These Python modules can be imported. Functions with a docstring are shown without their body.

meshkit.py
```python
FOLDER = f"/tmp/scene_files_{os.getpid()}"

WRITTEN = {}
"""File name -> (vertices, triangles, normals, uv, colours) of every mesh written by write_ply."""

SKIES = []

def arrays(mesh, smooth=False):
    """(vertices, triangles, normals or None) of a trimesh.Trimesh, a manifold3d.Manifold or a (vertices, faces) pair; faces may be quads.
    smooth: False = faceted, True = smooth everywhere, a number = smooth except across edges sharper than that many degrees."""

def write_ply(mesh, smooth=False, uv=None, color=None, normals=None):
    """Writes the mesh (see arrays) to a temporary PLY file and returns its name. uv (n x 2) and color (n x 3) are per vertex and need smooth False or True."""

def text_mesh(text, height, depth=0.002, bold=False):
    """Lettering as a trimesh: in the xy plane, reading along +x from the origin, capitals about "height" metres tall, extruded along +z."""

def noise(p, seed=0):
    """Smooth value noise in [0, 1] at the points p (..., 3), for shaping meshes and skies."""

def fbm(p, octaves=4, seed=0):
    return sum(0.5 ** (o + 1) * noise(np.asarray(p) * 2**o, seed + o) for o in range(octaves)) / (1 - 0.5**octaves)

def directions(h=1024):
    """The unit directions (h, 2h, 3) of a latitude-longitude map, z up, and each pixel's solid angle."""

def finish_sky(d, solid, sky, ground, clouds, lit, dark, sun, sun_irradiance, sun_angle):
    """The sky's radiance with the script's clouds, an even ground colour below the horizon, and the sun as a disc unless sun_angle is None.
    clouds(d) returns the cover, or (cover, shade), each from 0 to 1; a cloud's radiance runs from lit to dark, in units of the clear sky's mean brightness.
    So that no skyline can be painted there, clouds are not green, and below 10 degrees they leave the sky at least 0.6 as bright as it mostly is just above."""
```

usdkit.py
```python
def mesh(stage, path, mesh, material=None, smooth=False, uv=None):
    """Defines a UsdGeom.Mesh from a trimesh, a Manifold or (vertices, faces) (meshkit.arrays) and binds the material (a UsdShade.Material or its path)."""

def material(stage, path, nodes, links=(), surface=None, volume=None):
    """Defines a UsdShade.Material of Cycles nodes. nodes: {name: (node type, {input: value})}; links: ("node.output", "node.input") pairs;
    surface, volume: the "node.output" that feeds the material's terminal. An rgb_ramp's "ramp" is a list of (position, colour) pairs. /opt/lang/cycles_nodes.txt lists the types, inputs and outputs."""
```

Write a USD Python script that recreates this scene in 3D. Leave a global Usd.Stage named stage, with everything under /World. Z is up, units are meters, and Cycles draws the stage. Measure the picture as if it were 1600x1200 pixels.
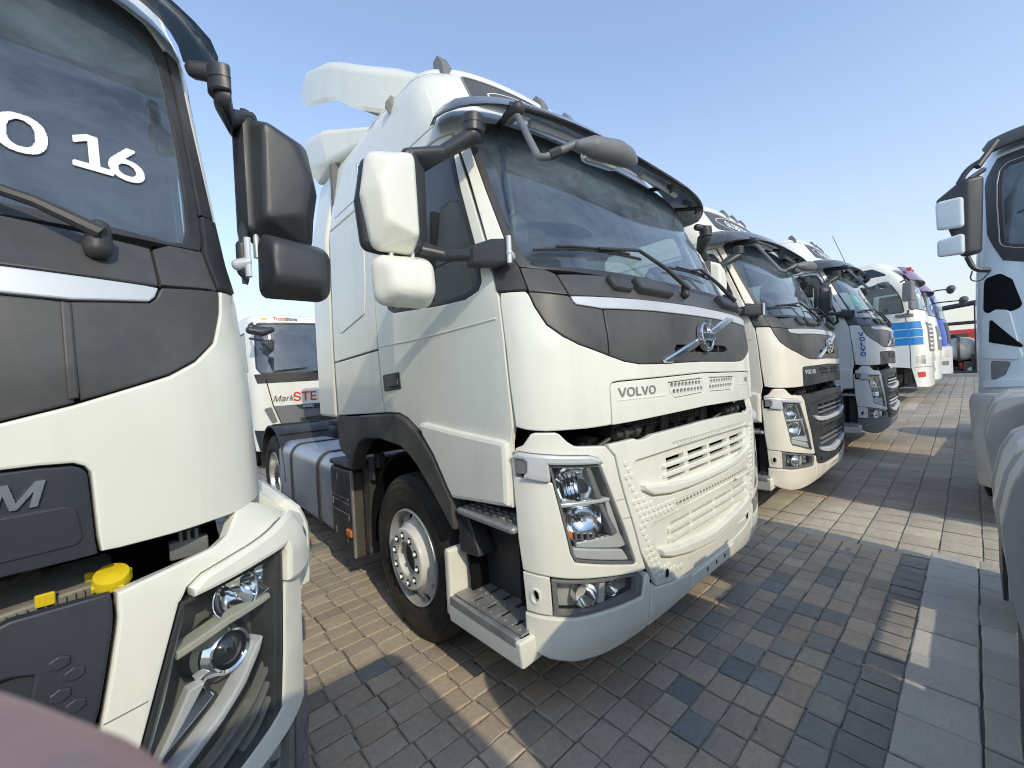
import math, numpy as np, trimesh, shapely, usdkit, meshkit
from shapely.geometry import Polygon, box as sbox, Point, LineString
from shapely import affinity
from scipy.spatial import Delaunay
import manifold3d as m3
from pxr import Usd, UsdGeom, UsdLux, UsdShade, Gf, Sdf, Vt
rng = np.random.default_rng(7)
stage = Usd.Stage.CreateInMemory()
UsdGeom.SetStageUpAxis(stage, "Z"); UsdGeom.SetStageMetersPerUnit(stage, 1.0)
world = UsdGeom.Xform.Define(stage, "/World"); stage.SetDefaultPrim(world.GetPrim())

# ------------------------------------------------------------------ camera
YAW, PITCH, ROLL, FPX, EYE = math.radians(48.0), math.radians(-1.0), math.radians(-2.8), 650.0, 1.6
def camera():
    f = np.array([math.cos(YAW) * math.cos(PITCH), math.sin(YAW) * math.cos(PITCH), math.sin(PITCH)])
    r = np.cross(f, [0, 0, 1.0]); r /= np.linalg.norm(r); u = np.cross(r, f)
    c, s = math.cos(ROLL), math.sin(ROLL)
    r, u = c * r + s * u, -s * r + c * u
    cam = UsdGeom.Camera.Define(stage, "/World/camera")
    cam.AddTransformOp().Set(Gf.Matrix4d(*r, 0, *u, 0, *(-f), 0, 0, 0, EYE, 1))
    cam.CreateHorizontalApertureAttr(36.0); cam.CreateVerticalApertureAttr(27.0)
    cam.CreateFocalLengthAttr(36.0 * FPX / 1600)
    cam.CreateClippingRangeAttr(Gf.Vec2f(0.01, 5000))
    cam.CreateFStopAttr(14.0); cam.CreateFocusDistanceAttr(2.6)
    cam.CreateExposureAttr(EXPOSURE)
    return np.stack([r, u, f])
EXPOSURE = 0.10
CAMM = camera()
# ------------------------------------------------------------------ sky and sun
SUN = np.array([-1.0, -4.3, 3.0]); SUN /= np.linalg.norm(SUN)          # direction towards the sun
EL, ROT = math.asin(SUN[2]), math.atan2(SUN[0], SUN[1])
dome = UsdLux.DomeLight.Define(stage, "/World/sky")
skym = usdkit.material(stage, "/World/Looks/sky", {
    "sky": ("sky_texture", {"sky_type": "single_scattering", "sun_disc": False, "sun_elevation": EL, "sun_rotation": ROT, "air_density": 1.0, "aerosol_density": 0.6, "ozone_density": 1.5}),
    "tc": ("texture_coordinate", {}), "mp": ("mapping", {"scale": (1.0, 1.0, 4.0)}), "sp": ("separate_xyz", {}),
    "n": ("noise_texture", {"scale": 1.1, "detail": 4, "roughness": 0.5}),
    "hz": ("rgb_ramp", {"ramp": [(0.0, (.90,) * 3), (0.06, (.82,) * 3), (0.15, (.66,) * 3), (0.30, (.40,) * 3), (0.55, (.17,) * 3), (1.0, (.10,) * 3)]}),
    "nr": ("map_range", {"from_min": 0.3, "from_max": 0.7, "to_min": 0.93, "to_max": 1.07}), "mu": ("math", {"math_type": "multiply", "use_clamp": True}),
    "mx": ("mix_color", {"b": (4.75, 4.5, 4.05)}), "sc": ("mix_color", {"blend_type": "multiply", "fac": 1.0, "b": (1.75, 1.9, 2.0)}),
    "bg": ("background_shader", {"strength": 0.15})},
    [("tc.generated", "mp.vector"), ("mp.vector", "n.vector"), ("n.fac", "nr.value"), ("tc.generated", "sp.vector"), ("sp.z", "hz.fac"), ("hz.color", "mu.value1"), ("nr.result", "mu.value2"), ("mu.value", "mx.fac"), ("sky.color", "sc.a"), ("sc.result", "mx.a"), ("mx.result", "bg.color")], surface="bg.background")
UsdShade.MaterialBindingAPI.Apply(dome.GetPrim()).Bind(skym)
dome.GetPrim().SetCustomDataByKey("kind", "structure")
sun = UsdLux.DistantLight.Define(stage, "/World/sun")
sun.CreateNormalizeAttr(True); sun.CreateIntensityAttr(0.60); sun.CreateAngleAttr(0.55); sun.CreateColorAttr(Gf.Vec3f(1.0, 0.90, 0.68))
zax = SUN; xax = np.cross([0, 0, 1.0], zax); xax /= np.linalg.norm(xax); yax = np.cross(zax, xax)
sun.AddTransformOp().Set(Gf.Matrix4d(*xax, 0, *yax, 0, *zax, 0, 0, 0, 30, 1))

# ------------------------------------------------------------------ materials
MATS = {}
def mat(name, nodes, links, surface="p.BSDF"):
    MATS[name] = usdkit.material(stage, "/World/Looks/" + name, nodes, links, surface=surface); return MATS[name]
def plain(name, col, rough=0.5, metal=0.0, coat=0.0, var=0.12, scale=6.0, bump=0.0, bscale=120.0, spec=0.5, dust=None, dustamt=0.3):
    """Base colour with blotchy variation, optional dust film and fine relief."""
    c = np.array(col, float)
    nodes = {"tc": ("texture_coordinate", {}), "n": ("noise_texture", {"scale": scale, "detail": 6, "roughness": 0.6}),
             "r": ("rgb_ramp", {"ramp": [(0.25, tuple(c * (1 - var))), (0.75, tuple(np.minimum(c * (1 + var * .6), 1)))]}),
             "rr": ("map_range", {"from_min": 0.3, "from_max": 0.7, "to_min": max(rough - .08, .02), "to_max": min(rough + .1, 1)}),
             "p": ("principled_bsdf", {"metallic": metal, "coat_weight": coat, "coat_roughness": 0.04, "specular_ior_level": spec})}
    links = [("tc.object", "n.vector"), ("n.fac", "r.fac"), ("n.fac", "rr.value"), ("rr.result", "p.roughness")]
    last = "r.color"
    if dust is not None:
        nodes |= {"dn": ("noise_texture", {"scale": 2.3, "detail": 8, "roughness": 0.7}), "dr": ("map_range", {"from_min": 0.4, "from_max": 0.75, "to_min": 0.0, "to_max": dustamt, "clamp": True}), "dm": ("mix_color", {"b": dust})}
        links += [("tc.object", "dn.vector"), ("dn.fac", "dr.value"), ("dr.result", "dm.fac"), (last, "dm.a")]; last = "dm.result"
    links.append((last, "p.base_color"))
    if bump:
        nodes |= {"bn": ("noise_texture", {"scale": bscale, "detail": 3}), "b": ("bump", {"strength": bump, "distance": 0.002})}
        links += [("tc.object", "bn.vector"), ("bn.fac", "b.height"), ("b.normal", "p.normal")]
    return mat(name, nodes, links)
def paint(name, col, dirt=(0.45, 0.40, 0.32), amt=0.17):
    c = np.array(col)
    nodes = {"tc": ("texture_coordinate", {}), "n": ("noise_texture", {"scale": 1.7, "detail": 7, "roughness": 0.65}),
             "mp": ("mapping", {"scale": (9, 9, 1.1)}), "n2": ("noise_texture", {"scale": 1.0, "detail": 6, "roughness": 0.7}),
             "f": ("map_range", {"from_min": 0.45, "from_max": 0.8, "to_min": 0, "to_max": amt, "clamp": True}),
             "f2": ("map_range", {"from_min": 0.5, "from_max": 0.8, "to_min": 0, "to_max": amt, "clamp": True}),
             "m": ("mix_color", {"a": tuple(c), "b": dirt}), "m2": ("mix_color", {"b": tuple(np.array(dirt) * .8)}),
             "rr": ("map_range", {"from_min": 0.35, "from_max": 0.7, "to_min": 0.22, "to_max": 0.36}),
             "v": ("noise_texture", {"scale": 900, "detail": 1}), "b": ("bump", {"strength": 0.05, "distance": 0.0006}),
             "p": ("principled_bsdf", {"coat_weight": 0.55, "coat_roughness": 0.05, "specular_ior_level": 0.4})}
    links = [("tc.object", "n.vector"), ("tc.object", "mp.vector"), ("mp.vector", "n2.vector"), ("n.fac", "f.value"), ("n2.fac", "f2.value"), ("f.result", "m.fac"), ("m.result", "m2.a"), ("f2.result", "m2.fac"),
             ("m2.result", "p.base_color"), ("n.fac", "rr.value"), ("rr.result", "p.roughness"), ("tc.object", "v.vector"), ("v.fac", "b.height"), ("b.normal", "p.normal")]
    return mat(name, nodes, links)
def pane(name, tint=(0.80, 0.88, 0.86), film=(0.5, 0.5, 0.46), filmamt=0.05, ior=1.5, rough=0.0):
    """Window pane: see-through with a fresnel reflection and a thin uneven dust film."""
    nodes = {"t": ("transparent_bsdf", {"color": tint}), "g": ("glossy_bsdf", {"roughness": rough, "color": (1, 1, 1)}), "fr": ("fresnel", {"IOR": ior}), "ge": ("geometry", {}),
             "inv": ("math", {"math_type": "subtract", "value1": 1.0}), "mu": ("math", {"math_type": "multiply"}), "mx": ("mix_closure", {}),
             "tc": ("texture_coordinate", {}), "n": ("noise_texture", {"scale": 3.0, "detail": 8, "roughness": 0.7, "distortion": 0.6}),
             "f": ("map_range", {"from_min": 0.35, "from_max": 0.8, "to_min": filmamt * .4, "to_max": filmamt * 2.2, "clamp": True}), "d": ("diffuse_bsdf", {"color": film}), "m2": ("mix_closure", {})}
    links = [("ge.backfacing", "inv.value2"), ("inv.value", "mu.value2"), ("fr.fac", "mu.value1"), ("mu.value", "mx.fac"), ("t.BSDF", "mx.closure1"), ("g.BSDF", "mx.closure2"),
             ("tc.object", "n.vector"), ("n.fac", "f.value"), ("f.result", "m2.fac"), ("mx.closure", "m2.closure1"), ("d.BSDF", "m2.closure2")]
    return mat(name, nodes, links, surface="m2.closure")

paint("white_paint", (0.80, 0.785, 0.68))
paint("cream_paint", (0.80, 0.74, 0.61))
paint("silver_blue_paint", (0.74, 0.74, 0.71))
paint("clean_white_paint", (0.80, 0.785, 0.71))
paint("pale_blue_paint", (0.62, 0.70, 0.73))
paint("blue_paint", (0.03, 0.07, 0.42), amt=.05)
paint("stripe_blue_paint", (0.02, 0.22, 0.55), amt=.05)
paint("red_paint", (0.55, 0.04, 0.03), amt=.05)
plain("black_plastic", (0.028, 0.028, 0.03), 0.48, bump=.25, bscale=400, dust=(0.20, 0.18, 0.15), dustamt=.22)
plain("mirror_plastic", (0.032, 0.034, 0.038), 0.42, bump=.15, bscale=500, dust=(0.16, 0.16, 0.15), dustamt=.15)
plain("panel_plastic", (0.058, 0.057, 0.055), 0.42, bump=.12, bscale=500, dust=(0.22, 0.20, 0.17), dustamt=.30)
plain("navy_plastic", (0.026, 0.030, 0.040), 0.5, bump=.2, bscale=500, dust=(0.12, 0.12, 0.12), dustamt=.15)
plain("grille_plastic", (0.030, 0.031, 0.034), 0.5, dust=(0.2, 0.19, 0.17), dustamt=.2)
plain("grey_plastic", (0.16, 0.165, 0.17), 0.5, bump=.1, bscale=400, dust=(0.3, 0.28, 0.24), dustamt=.3)
plain("flare_plastic", (0.050, 0.049, 0.047), 0.6, bump=.25, bscale=350, dust=(0.26, 0.23, 0.19), dustamt=.4)
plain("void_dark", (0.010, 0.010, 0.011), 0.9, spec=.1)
plain("silver_trim", (0.60, 0.61, 0.62), 0.42, metal=.25, var=.05)
plain("lamp_satin", (0.75, 0.75, 0.74), 0.25, metal=.9, var=.1)
plain("silver_plastic", (0.62, 0.62, 0.62), 0.35, metal=.25, var=.04)
plain("badge_chrome", (0.72, 0.72, 0.72), 0.16, metal=1.0, var=.05)
plain("lamp_chrome", (0.86, 0.87, 0.88), 0.07, metal=1.0, var=.03)
plain("mirror_glass", (0.85, 0.88, 0.9), 0.02, metal=1.0, var=.01)
plain("grey_letter", (0.30, 0.30, 0.28), 0.35, metal=.4)
plain("white_letter", (0.82, 0.82, 0.80), 0.45, var=.03)
plain("red_letter", (0.70, 0.06, 0.03), 0.4, var=.03)
plain("dark_letter", (0.05, 0.05, 0.055), 0.4, var=.03)
plain("blue_letter", (0.015, 0.06, 0.30), 0.4, var=.05)
plain("green_paper", (0.03, 0.62, 0.22), 0.6, var=.05)
plain("tyre_rubber", (0.022, 0.021, 0.020), 0.8, bump=.3, bscale=200, dust=(0.17, 0.145, 0.11), dustamt=.45, spec=.3)
plain("wheel_paint", (0.74, 0.74, 0.70), 0.36, coat=.2, dust=(0.35, 0.30, 0.24), dustamt=.25)
plain("rim_steel", (0.62, 0.62, 0.60), 0.34, metal=.5, dust=(0.3, 0.26, 0.2), dustamt=.2)
plain("tank_aluminium", (0.48, 0.50, 0.53), 0.42, metal=.75, var=.3, scale=3.0, bump=.15, bscale=60, dust=(0.5, 0.47, 0.42), dustamt=.55)
plain("step_aluminium", (0.40, 0.40, 0.39), 0.5, metal=.6, var=.25, scale=14, bump=.3, bscale=150, dust=(0.4, 0.37, 0.32), dustamt=.5)
plain("chassis_steel", (0.035, 0.034, 0.033), 0.65, dust=(0.2, 0.17, 0.13), dustamt=.5)
plain("radiator_metal", (0.13, 0.115, 0.095), 0.6, metal=.3, dust=(0.3, 0.26, 0.2), dustamt=.6)
plain("engine_metal", (0.09, 0.08, 0.07), 0.55, metal=.4, var=.35, scale=20, dust=(0.3, 0.25, 0.19), dustamt=.5)
plain("reservoir_plastic", (0.20, 0.19, 0.155), 0.5, var=.2)
plain("yellow_plastic", (0.78, 0.58, 0.02), 0.4, var=.12, scale=15)
plain("orange_lens", (0.85, 0.20, 0.01), 0.2, coat=.5, var=.1)
plain("red_lens", (0.60, 0.05, 0.03), 0.2, coat=.5)
plain("lamp_grey", (0.20, 0.20, 0.19), 0.3, metal=.2)
plain("light_guide", (0.42, 0.42, 0.35), 0.35, var=.06)
plain("lens_black", (0.012, 0.014, 0.017), 0.05, coat=1.0)
plain("cab_lining", (0.16, 0.155, 0.145), 0.85, var=.1)
plain("seat_fabric", (0.075, 0.075, 0.08), 0.9, var=.15)
plain("curtain_fabric", (0.40, 0.41, 0.38), 0.9, var=.1)
plain("concrete_kerb", (0.30, 0.29, 0.27), 0.85, bump=.4, bscale=80, var=.2)
plain("drum_cream", (0.55, 0.52, 0.44), 0.6, var=.2, dust=(.35, .3, .25), dustamt=.4)
plain("dark_steel", (0.022, 0.024, 0.034), 0.5, var=.2)
plain("guard_plastic", (0.50, 0.50, 0.48), 0.5, bump=.12, bscale=300, dust=(0.33, 0.31, 0.27), dustamt=.5)
plain("purple_acrylic", (0.20, 0.09, 0.17), 0.2, coat=.4)
mat("skin", {"tc": ("texture_coordinate", {}), "n": ("noise_texture", {"scale": 60, "detail": 4}), "r": ("rgb_ramp", {"ramp": [(0.3, (0.52, 0.27, 0.20)), (0.7, (0.62, 0.36, 0.28))]}),
     "p": ("principled_bsdf", {"roughness": 0.5, "subsurface_weight": 0.2, "subsurface_scale": 0.004})}, [("tc.object", "n.vector"), ("n.fac", "r.fac"), ("r.color", "p.base_color")])
pane("windscreen_glass", (0.66, 0.78, 0.78), film=(0.40, 0.47, 0.52), filmamt=.10, ior=1.75)
pane("side_glass", (0.50, 0.60, 0.58), filmamt=.04, ior=1.7)
pane("lamp_glass", (0.93, 0.94, 0.92), filmamt=.012)
pane("fog_lamp_glass", (0.9, 0.9, 0.86), filmamt=.03)
pane("smoked_acrylic", (0.26, 0.29, 0.31), film=(0.24, 0.25, 0.26), filmamt=.28, rough=0.08)
pane("tinted_band", (0.22, 0.29, 0.25), filmamt=.03)
# ------------------------------------------------------------------ scene helpers
_used = {}
def numbered(parent, name):
    k = (parent, name); n = _used.get(k, -1) + 1; _used[k] = n
    return f"{parent}/{name}" if n == 0 else f"{parent}/{name}_{n:03d}"
def meta(prim, label=None, category=None, group=None, kind=None):
    for k, v in (("label", label), ("category", category), ("group", group), ("kind", kind)):
        if v: prim.SetCustomDataByKey(k, v)
    return prim
def thing(name, label, category, loc=(0, 0, 0), rotz=0.0, group=None):
    path = numbered("/World", name); x = UsdGeom.Xform.Define(stage, path)
    x.AddTranslateOp().Set(Gf.Vec3d(*map(float, loc)))
    if rotz: x.AddRotateZOp().Set(float(rotz))
    meta(x.GetPrim(), label, category, group); return path
def obj(parent, name, mesh, material, label=None, smooth=38, kind=None):
    if mesh is None: return None
    path = numbered(parent, name)
    m = usdkit.mesh(stage, path, mesh, MATS[material], smooth=smooth)
    meta(m.GetPrim(), label, kind=kind); return path
def cat(*ms):
    vs, fs, n = [], [], 0
    for m in ms:
        if m is None: continue
        if hasattr(m, "to_mesh"): q = m.to_mesh(); v, f = q.vert_properties[:, :3], q.tri_verts
        elif isinstance(m, tuple): v, f = m
        else: v, f = m.vertices, m.faces
        vs.append(np.asarray(v, float)); fs.append(np.asarray(f, int) + n); n += len(v)
    return (np.vstack(vs), np.vstack(fs))
def moved(m, t=(0, 0, 0), R=None):
    v, f = cat(m)
    if R is not None: v = v @ np.asarray(R).T
    return v + np.asarray(t, float), f
def mir(m):
    v, f = cat(m); v = v.copy(); v[:, 0] *= -1; return v, f[:, ::-1]
def rbox(x0, x1, y0, y1, z0, z1, r=.01, seg=8):
    r = min(r, (x1 - x0) / 2.01, (y1 - y0) / 2.01, (z1 - z0) / 2.01)
    s = m3.Manifold.sphere(r, seg)
    return m3.Manifold.batch_hull([s.translate((x, y, z)) for x in (x0 + r, x1 - r) for y in (y0 + r, y1 - r) for z in (z0 + r, z1 - r)])
def hull(pts, seg=12):
    return m3.Manifold.batch_hull([m3.Manifold.sphere(r, seg).translate((x, y, z)) for x, y, z, r in pts])
def rot(axis, deg):
    return trimesh.transformations.rotation_matrix(math.radians(deg), axis)[:3, :3]
def tube(pts, r, n=10, close=True, smoothpath=0):
    p = np.asarray(pts, float)
    if smoothpath:
        for _ in range(smoothpath):
            q = [p[0]]
            for a, b in zip(p[:-1], p[1:]): q += [a * .75 + b * .25, a * .25 + b * .75]
            q.append(p[-1]); p = np.array(q)
    rr = np.broadcast_to(np.asarray(r, float), (len(p),)) if np.ndim(r) == 0 else np.interp(np.linspace(0, 1, len(p)), np.linspace(0, 1, len(r)), r)
    t = np.gradient(p, axis=0); t /= np.linalg.norm(t, axis=1, keepdims=True) + 1e-12
    a = np.cross(t[0], [0, 0, 1.0])
    if np.linalg.norm(a) < .1: a = np.cross(t[0], [1.0, 0, 0])
    V, F = [], []
    for i in range(len(p)):
        a = a - t[i] * (a @ t[i]); a /= np.linalg.norm(a); b = np.cross(t[i], a)
        th = np.arange(n) * 2 * np.pi / n
        V.append(p[i] + rr[i] * (np.cos(th)[:, None] * a + np.sin(th)[:, None] * b))
    V = np.vstack(V); j = np.arange(n)
    for i in range(len(p) - 1):
        A, B = i * n + j, i * n + (j + 1) % n
        F += [np.stack([A, B, B + n], 1), np.stack([A, B + n, A + n], 1)]
    if close:
        V = np.vstack([V, p[0], p[-1]]); k = len(V) - 2; e = (len(p) - 1) * n
        F += [np.stack([(j + 1) % n, j, np.full(n, k)], 1), np.stack([e + j, e + (j + 1) % n, np.full(n, k + 1)], 1)]
    return V, np.vstack(F)
def lathe(prof, n=48, axis=0):
    """prof: (radius, along axis) pairs, revolved about the x axis (axis 0) or z (axis 2)."""
    p = np.asarray(prof, float); th = np.arange(n) * 2 * np.pi / n; k = len(p)
    V = np.stack([np.repeat(p[:, 1], n), np.outer(p[:, 0], np.cos(th)).ravel(), np.outer(p[:, 0], np.sin(th)).ravel()], 1)
    if axis == 2: V = V[:, [1, 2, 0]]
    F = []; j = np.arange(n)
    for i in range(k - 1):
        A, B = i * n + j, i * n + (j + 1) % n
        F += [np.stack([A, B, B + n], 1), np.stack([A, B + n, A + n], 1)]
    return V, np.vstack(F)
def extr(poly, a, b, axis=0, bev=0.0):
    """Extrudes a polygon of the other two axes (in x, y, z order) along the axis from a to b."""
    ms = []
    for g in getattr(poly, "geoms", [poly]):
        rings = [list(g.exterior.coords)[:-1]] + [list(h.coords)[:-1] for h in g.interiors]
        v, f = cat(m3.Manifold.extrude(m3.CrossSection(rings, m3.FillRule.EvenOdd), b - a))
        v = v.copy()
        if axis == 0: v = np.stack([v[:, 2] + a, v[:, 0], v[:, 1]], 1)
        elif axis == 1: v = np.stack([v[:, 0], v[:, 2] + a, v[:, 1]], 1); f = f[:, ::-1]
        else: v = v + [0, 0, a]
        ms.append((v, f))
    return cat(*ms)
def rnd(pts, r):
    """Polygon with rounded corners."""
    p = Polygon(pts) if not hasattr(pts, "area") else pts
    return p.buffer(-r, join_style=2).buffer(2 * r).buffer(-r)
def sym(half):
    """Half outline (|s|, z) running from the centre line outwards and back, mirrored to both sides."""
    return Polygon(list(half) + [(-s, z) for s, z in half[::-1]]).buffer(0)

class Surf:
    """Cab skin: a rounded plan outline (s: arc length from the centre of the front, z: height) that is set back and narrowed with height."""
    def __init__(q, A=1.25, D=.42, N=3.2, ZK=None, DK=None, AZ=None, AA=None, zoff=0.0):
        q.A, q.D, q.zoff = A, D, zoff
        th = np.linspace(0, np.pi / 2, 400); x = A * np.sin(th) ** (2 / N); y = D * (1 - np.cos(th) ** (2 / N))
        q.PX = np.append(x, [A] * 60); q.PY = np.append(y, np.linspace(D, D + 6, 61)[1:])
        q.PS = np.append(0, np.cumsum(np.hypot(np.diff(q.PX), np.diff(q.PY))))
        q.ZK = ZK or [.28, .34, .42, .6, .9, 1.3, 1.42, 1.75, 1.95, 2.08, 2.93, 3.1, 3.38, 3.5, 3.6]
        q.DK = DK or [.10, .04, .012, 0, 0, .02, .02, .03, .06, .15, .54, .70, .87, 1.0, 1.25]
        q.AZ = AZ or [0, 2.0, 2.84, 3.36, 3.45, 3.5, 3.55, 3.6]; q.AA = AA or [1.25, 1.25, 1.235, 1.15, 1.11, 1.07, 1.0, .8]
    def P(q, s, z):
        s = np.asarray(s, float); z = np.asarray(z, float); a = np.abs(s)
        x = np.interp(a, q.PS, q.PX) * np.sign(s); y = np.interp(a, q.PS, q.PY)
        w = np.clip(1 - (y - q.D) / 1.2, 0, 1); w = w * w * (3 - 2 * w)
        return np.stack([x * np.interp(z, q.AZ, q.AA) / q.A, y + np.interp(z, q.ZK, q.DK) * w, z + q.zoff + 0 * x], -1)
    def N(q, s, z):
        e = .02
        a = q.P(s + e, z) - q.P(s - e, z); b = q.P(s, z + e) - q.P(s, z - e); n = np.cross(a, b)
        return n / (np.linalg.norm(n, axis=-1, keepdims=True) + 1e-12)
    def at(q, s, z, off=0.0):
        return q.P(s, z) + q.N(s, z) * np.asarray(off)[..., None] if np.ndim(off) else q.P(s, z) + q.N(s, z) * off
    def s_of_y(q, y): return float(np.interp(y, q.PY, q.PS))

def _ring(c, h):
    c = np.asarray(c)[:-1]; out = []
    for a, b in zip(c, np.roll(c, -1, 0)):
        k = max(1, int(np.ceil(np.hypot(*(b - a)) / h)))
        out += [a + (b - a) * i / k for i in range(k)]
    return np.array(out)
def panel(S, poly, off=0.0, depth=.015, h=.05, bev=.004, dense=False):
    """A curved panel: the (s, z) polygon laid on the skin S at an offset, with a rounded rim that turns inwards. depth 0 gives a sheet."""
    ms = []
    poly = poly.buffer(0)
    for g in getattr(poly, "geoms", [poly]):
        if g.area < 1e-7: continue
        inner = g.buffer(-bev, join_style=2) if bev and depth else g
        for gi in getattr(inner, "geoms", [inner]):
            if gi.area < 1e-8: continue
            gi = gi.simplify(1e-4)
            rings = [_ring(r.coords, h * (1 if dense else .6)) for r in [gi.exterior, *gi.interiors]]
            if dense:
                flat = Polygon(rings[0], rings[1:]); v2, f = trimesh.creation.triangulate_polygon(flat, engine="earcut"); v2 = v2[:, :2]
                a2 = (v2[f[:, 1]] - v2[f[:, 0]]); b2 = v2[f[:, 2]] - v2[f[:, 0]]
            else:
                x0, y0, x1, y1 = gi.bounds
                gx, gy = np.meshgrid(np.arange(x0 + h * .5, x1, h), np.arange(y0 + h * .5, y1, h * .87)); gx[1::2] += h / 2
                core = gi.buffer(-h * .4); keep = shapely.contains_xy(core, gx.ravel(), gy.ravel())
                v2 = np.vstack(rings + [np.stack([gx.ravel()[keep], gy.ravel()[keep]], 1)])
                f = Delaunay(v2).simplices; c = v2[f].mean(1); f = f[shapely.contains_xy(gi, c[:, 0], c[:, 1])]
                a2 = (v2[f[:, 1]] - v2[f[:, 0]]); b2 = v2[f[:, 2]] - v2[f[:, 0]]
            cr = a2[:, 0] * b2[:, 1] - a2[:, 1] * b2[:, 0]
            ok = np.abs(cr) > 1e-10; f, cr = f[ok], cr[ok]; f = np.where((cr < 0)[:, None], f[:, ::-1], f)
            V = [S.at(v2[:, 0], v2[:, 1], off)]; F = [f]; n = len(v2)
            if depth:
                for k, r in enumerate(rings):
                    area = 0.5 * np.sum(r[:, 0] * np.roll(r[:, 1], -1) - np.roll(r[:, 0], -1) * r[:, 1])
                    if (area < 0) == (k == 0): r = r[::-1]
                    t = np.roll(r, -1, 0) - np.roll(r, 1, 0); nn = np.stack([t[:, 1], -t[:, 0]], 1); nn /= np.linalg.norm(nn, axis=1, keepdims=True) + 1e-9
                    lv = [(0, 0), (.7, .3), (1, 1)] if bev else [(0, 0)]
                    st = [S.at((r + nn * bev * a)[:, 0], (r + nn * bev * a)[:, 1], off - bev * b) for a, b in lv]
                    e = r + nn * bev; st.append(S.at(e[:, 0], e[:, 1], off - depth))
                    m = len(r); j = np.arange(m); V += st
                    for i in range(len(st) - 1):
                        A, B = n + i * m + j, n + i * m + (j + 1) % m
                        F += [np.stack([A, A + m, B + m], 1), np.stack([A, B + m, B], 1)]
                    n += m * len(st)
            V = np.vstack(V); F = np.vstack(F)
            if depth:
                mm = trimesh.Trimesh(V, F, process=False); mm.merge_vertices(digits_vertex=6); V, F = np.array(mm.vertices), np.array(mm.faces)
            ms.append((V, F))
    return cat(*ms) if ms else None
def wraptext(S, text, height, s, z, off, depth=.003, bold=False, slant=0.0, stretch=1.0, vertical=False):
    """Lettering laid on the skin, starting at (s, z)."""
    if vertical:
        ms = []
        for i, ch in enumerate(text):
            v, f = cat(meshkit.text_mesh(ch, height, 1.0, bold)); w = v[:, 0].max() + v[:, 0].min()
            ms.append((v + [-w / 2, -i * height * 1.28, 0], f))
        v, f = cat(*ms)
    else:
        v, f = cat(meshkit.text_mesh(text, height, 1.0, bold))
    x, y, d = v[:, 0] * stretch + slant * v[:, 1], v[:, 1], v[:, 2]
    return S.at(s + x, z + y, off + d * depth), f
def hexes(poly, r, gap):
    """Hexagons of circumradius r on a staggered grid inside the polygon."""
    x0, y0, x1, y1 = poly.bounds; dx, dy = (r + gap) * 1.74, (r + gap) * 1.5; out = []
    for i, y in enumerate(np.arange(y0, y1 + dy, dy)):
        for x in np.arange(x0 + (i % 2) * dx / 2, x1 + dx, dx):
            hx = Polygon([(x + r * math.cos(a), y + r * .86 * math.sin(a)) for a in np.arange(6) * math.pi / 3 + math.pi / 6])
            if poly.contains(hx): out.append(hx)
    return out
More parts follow.
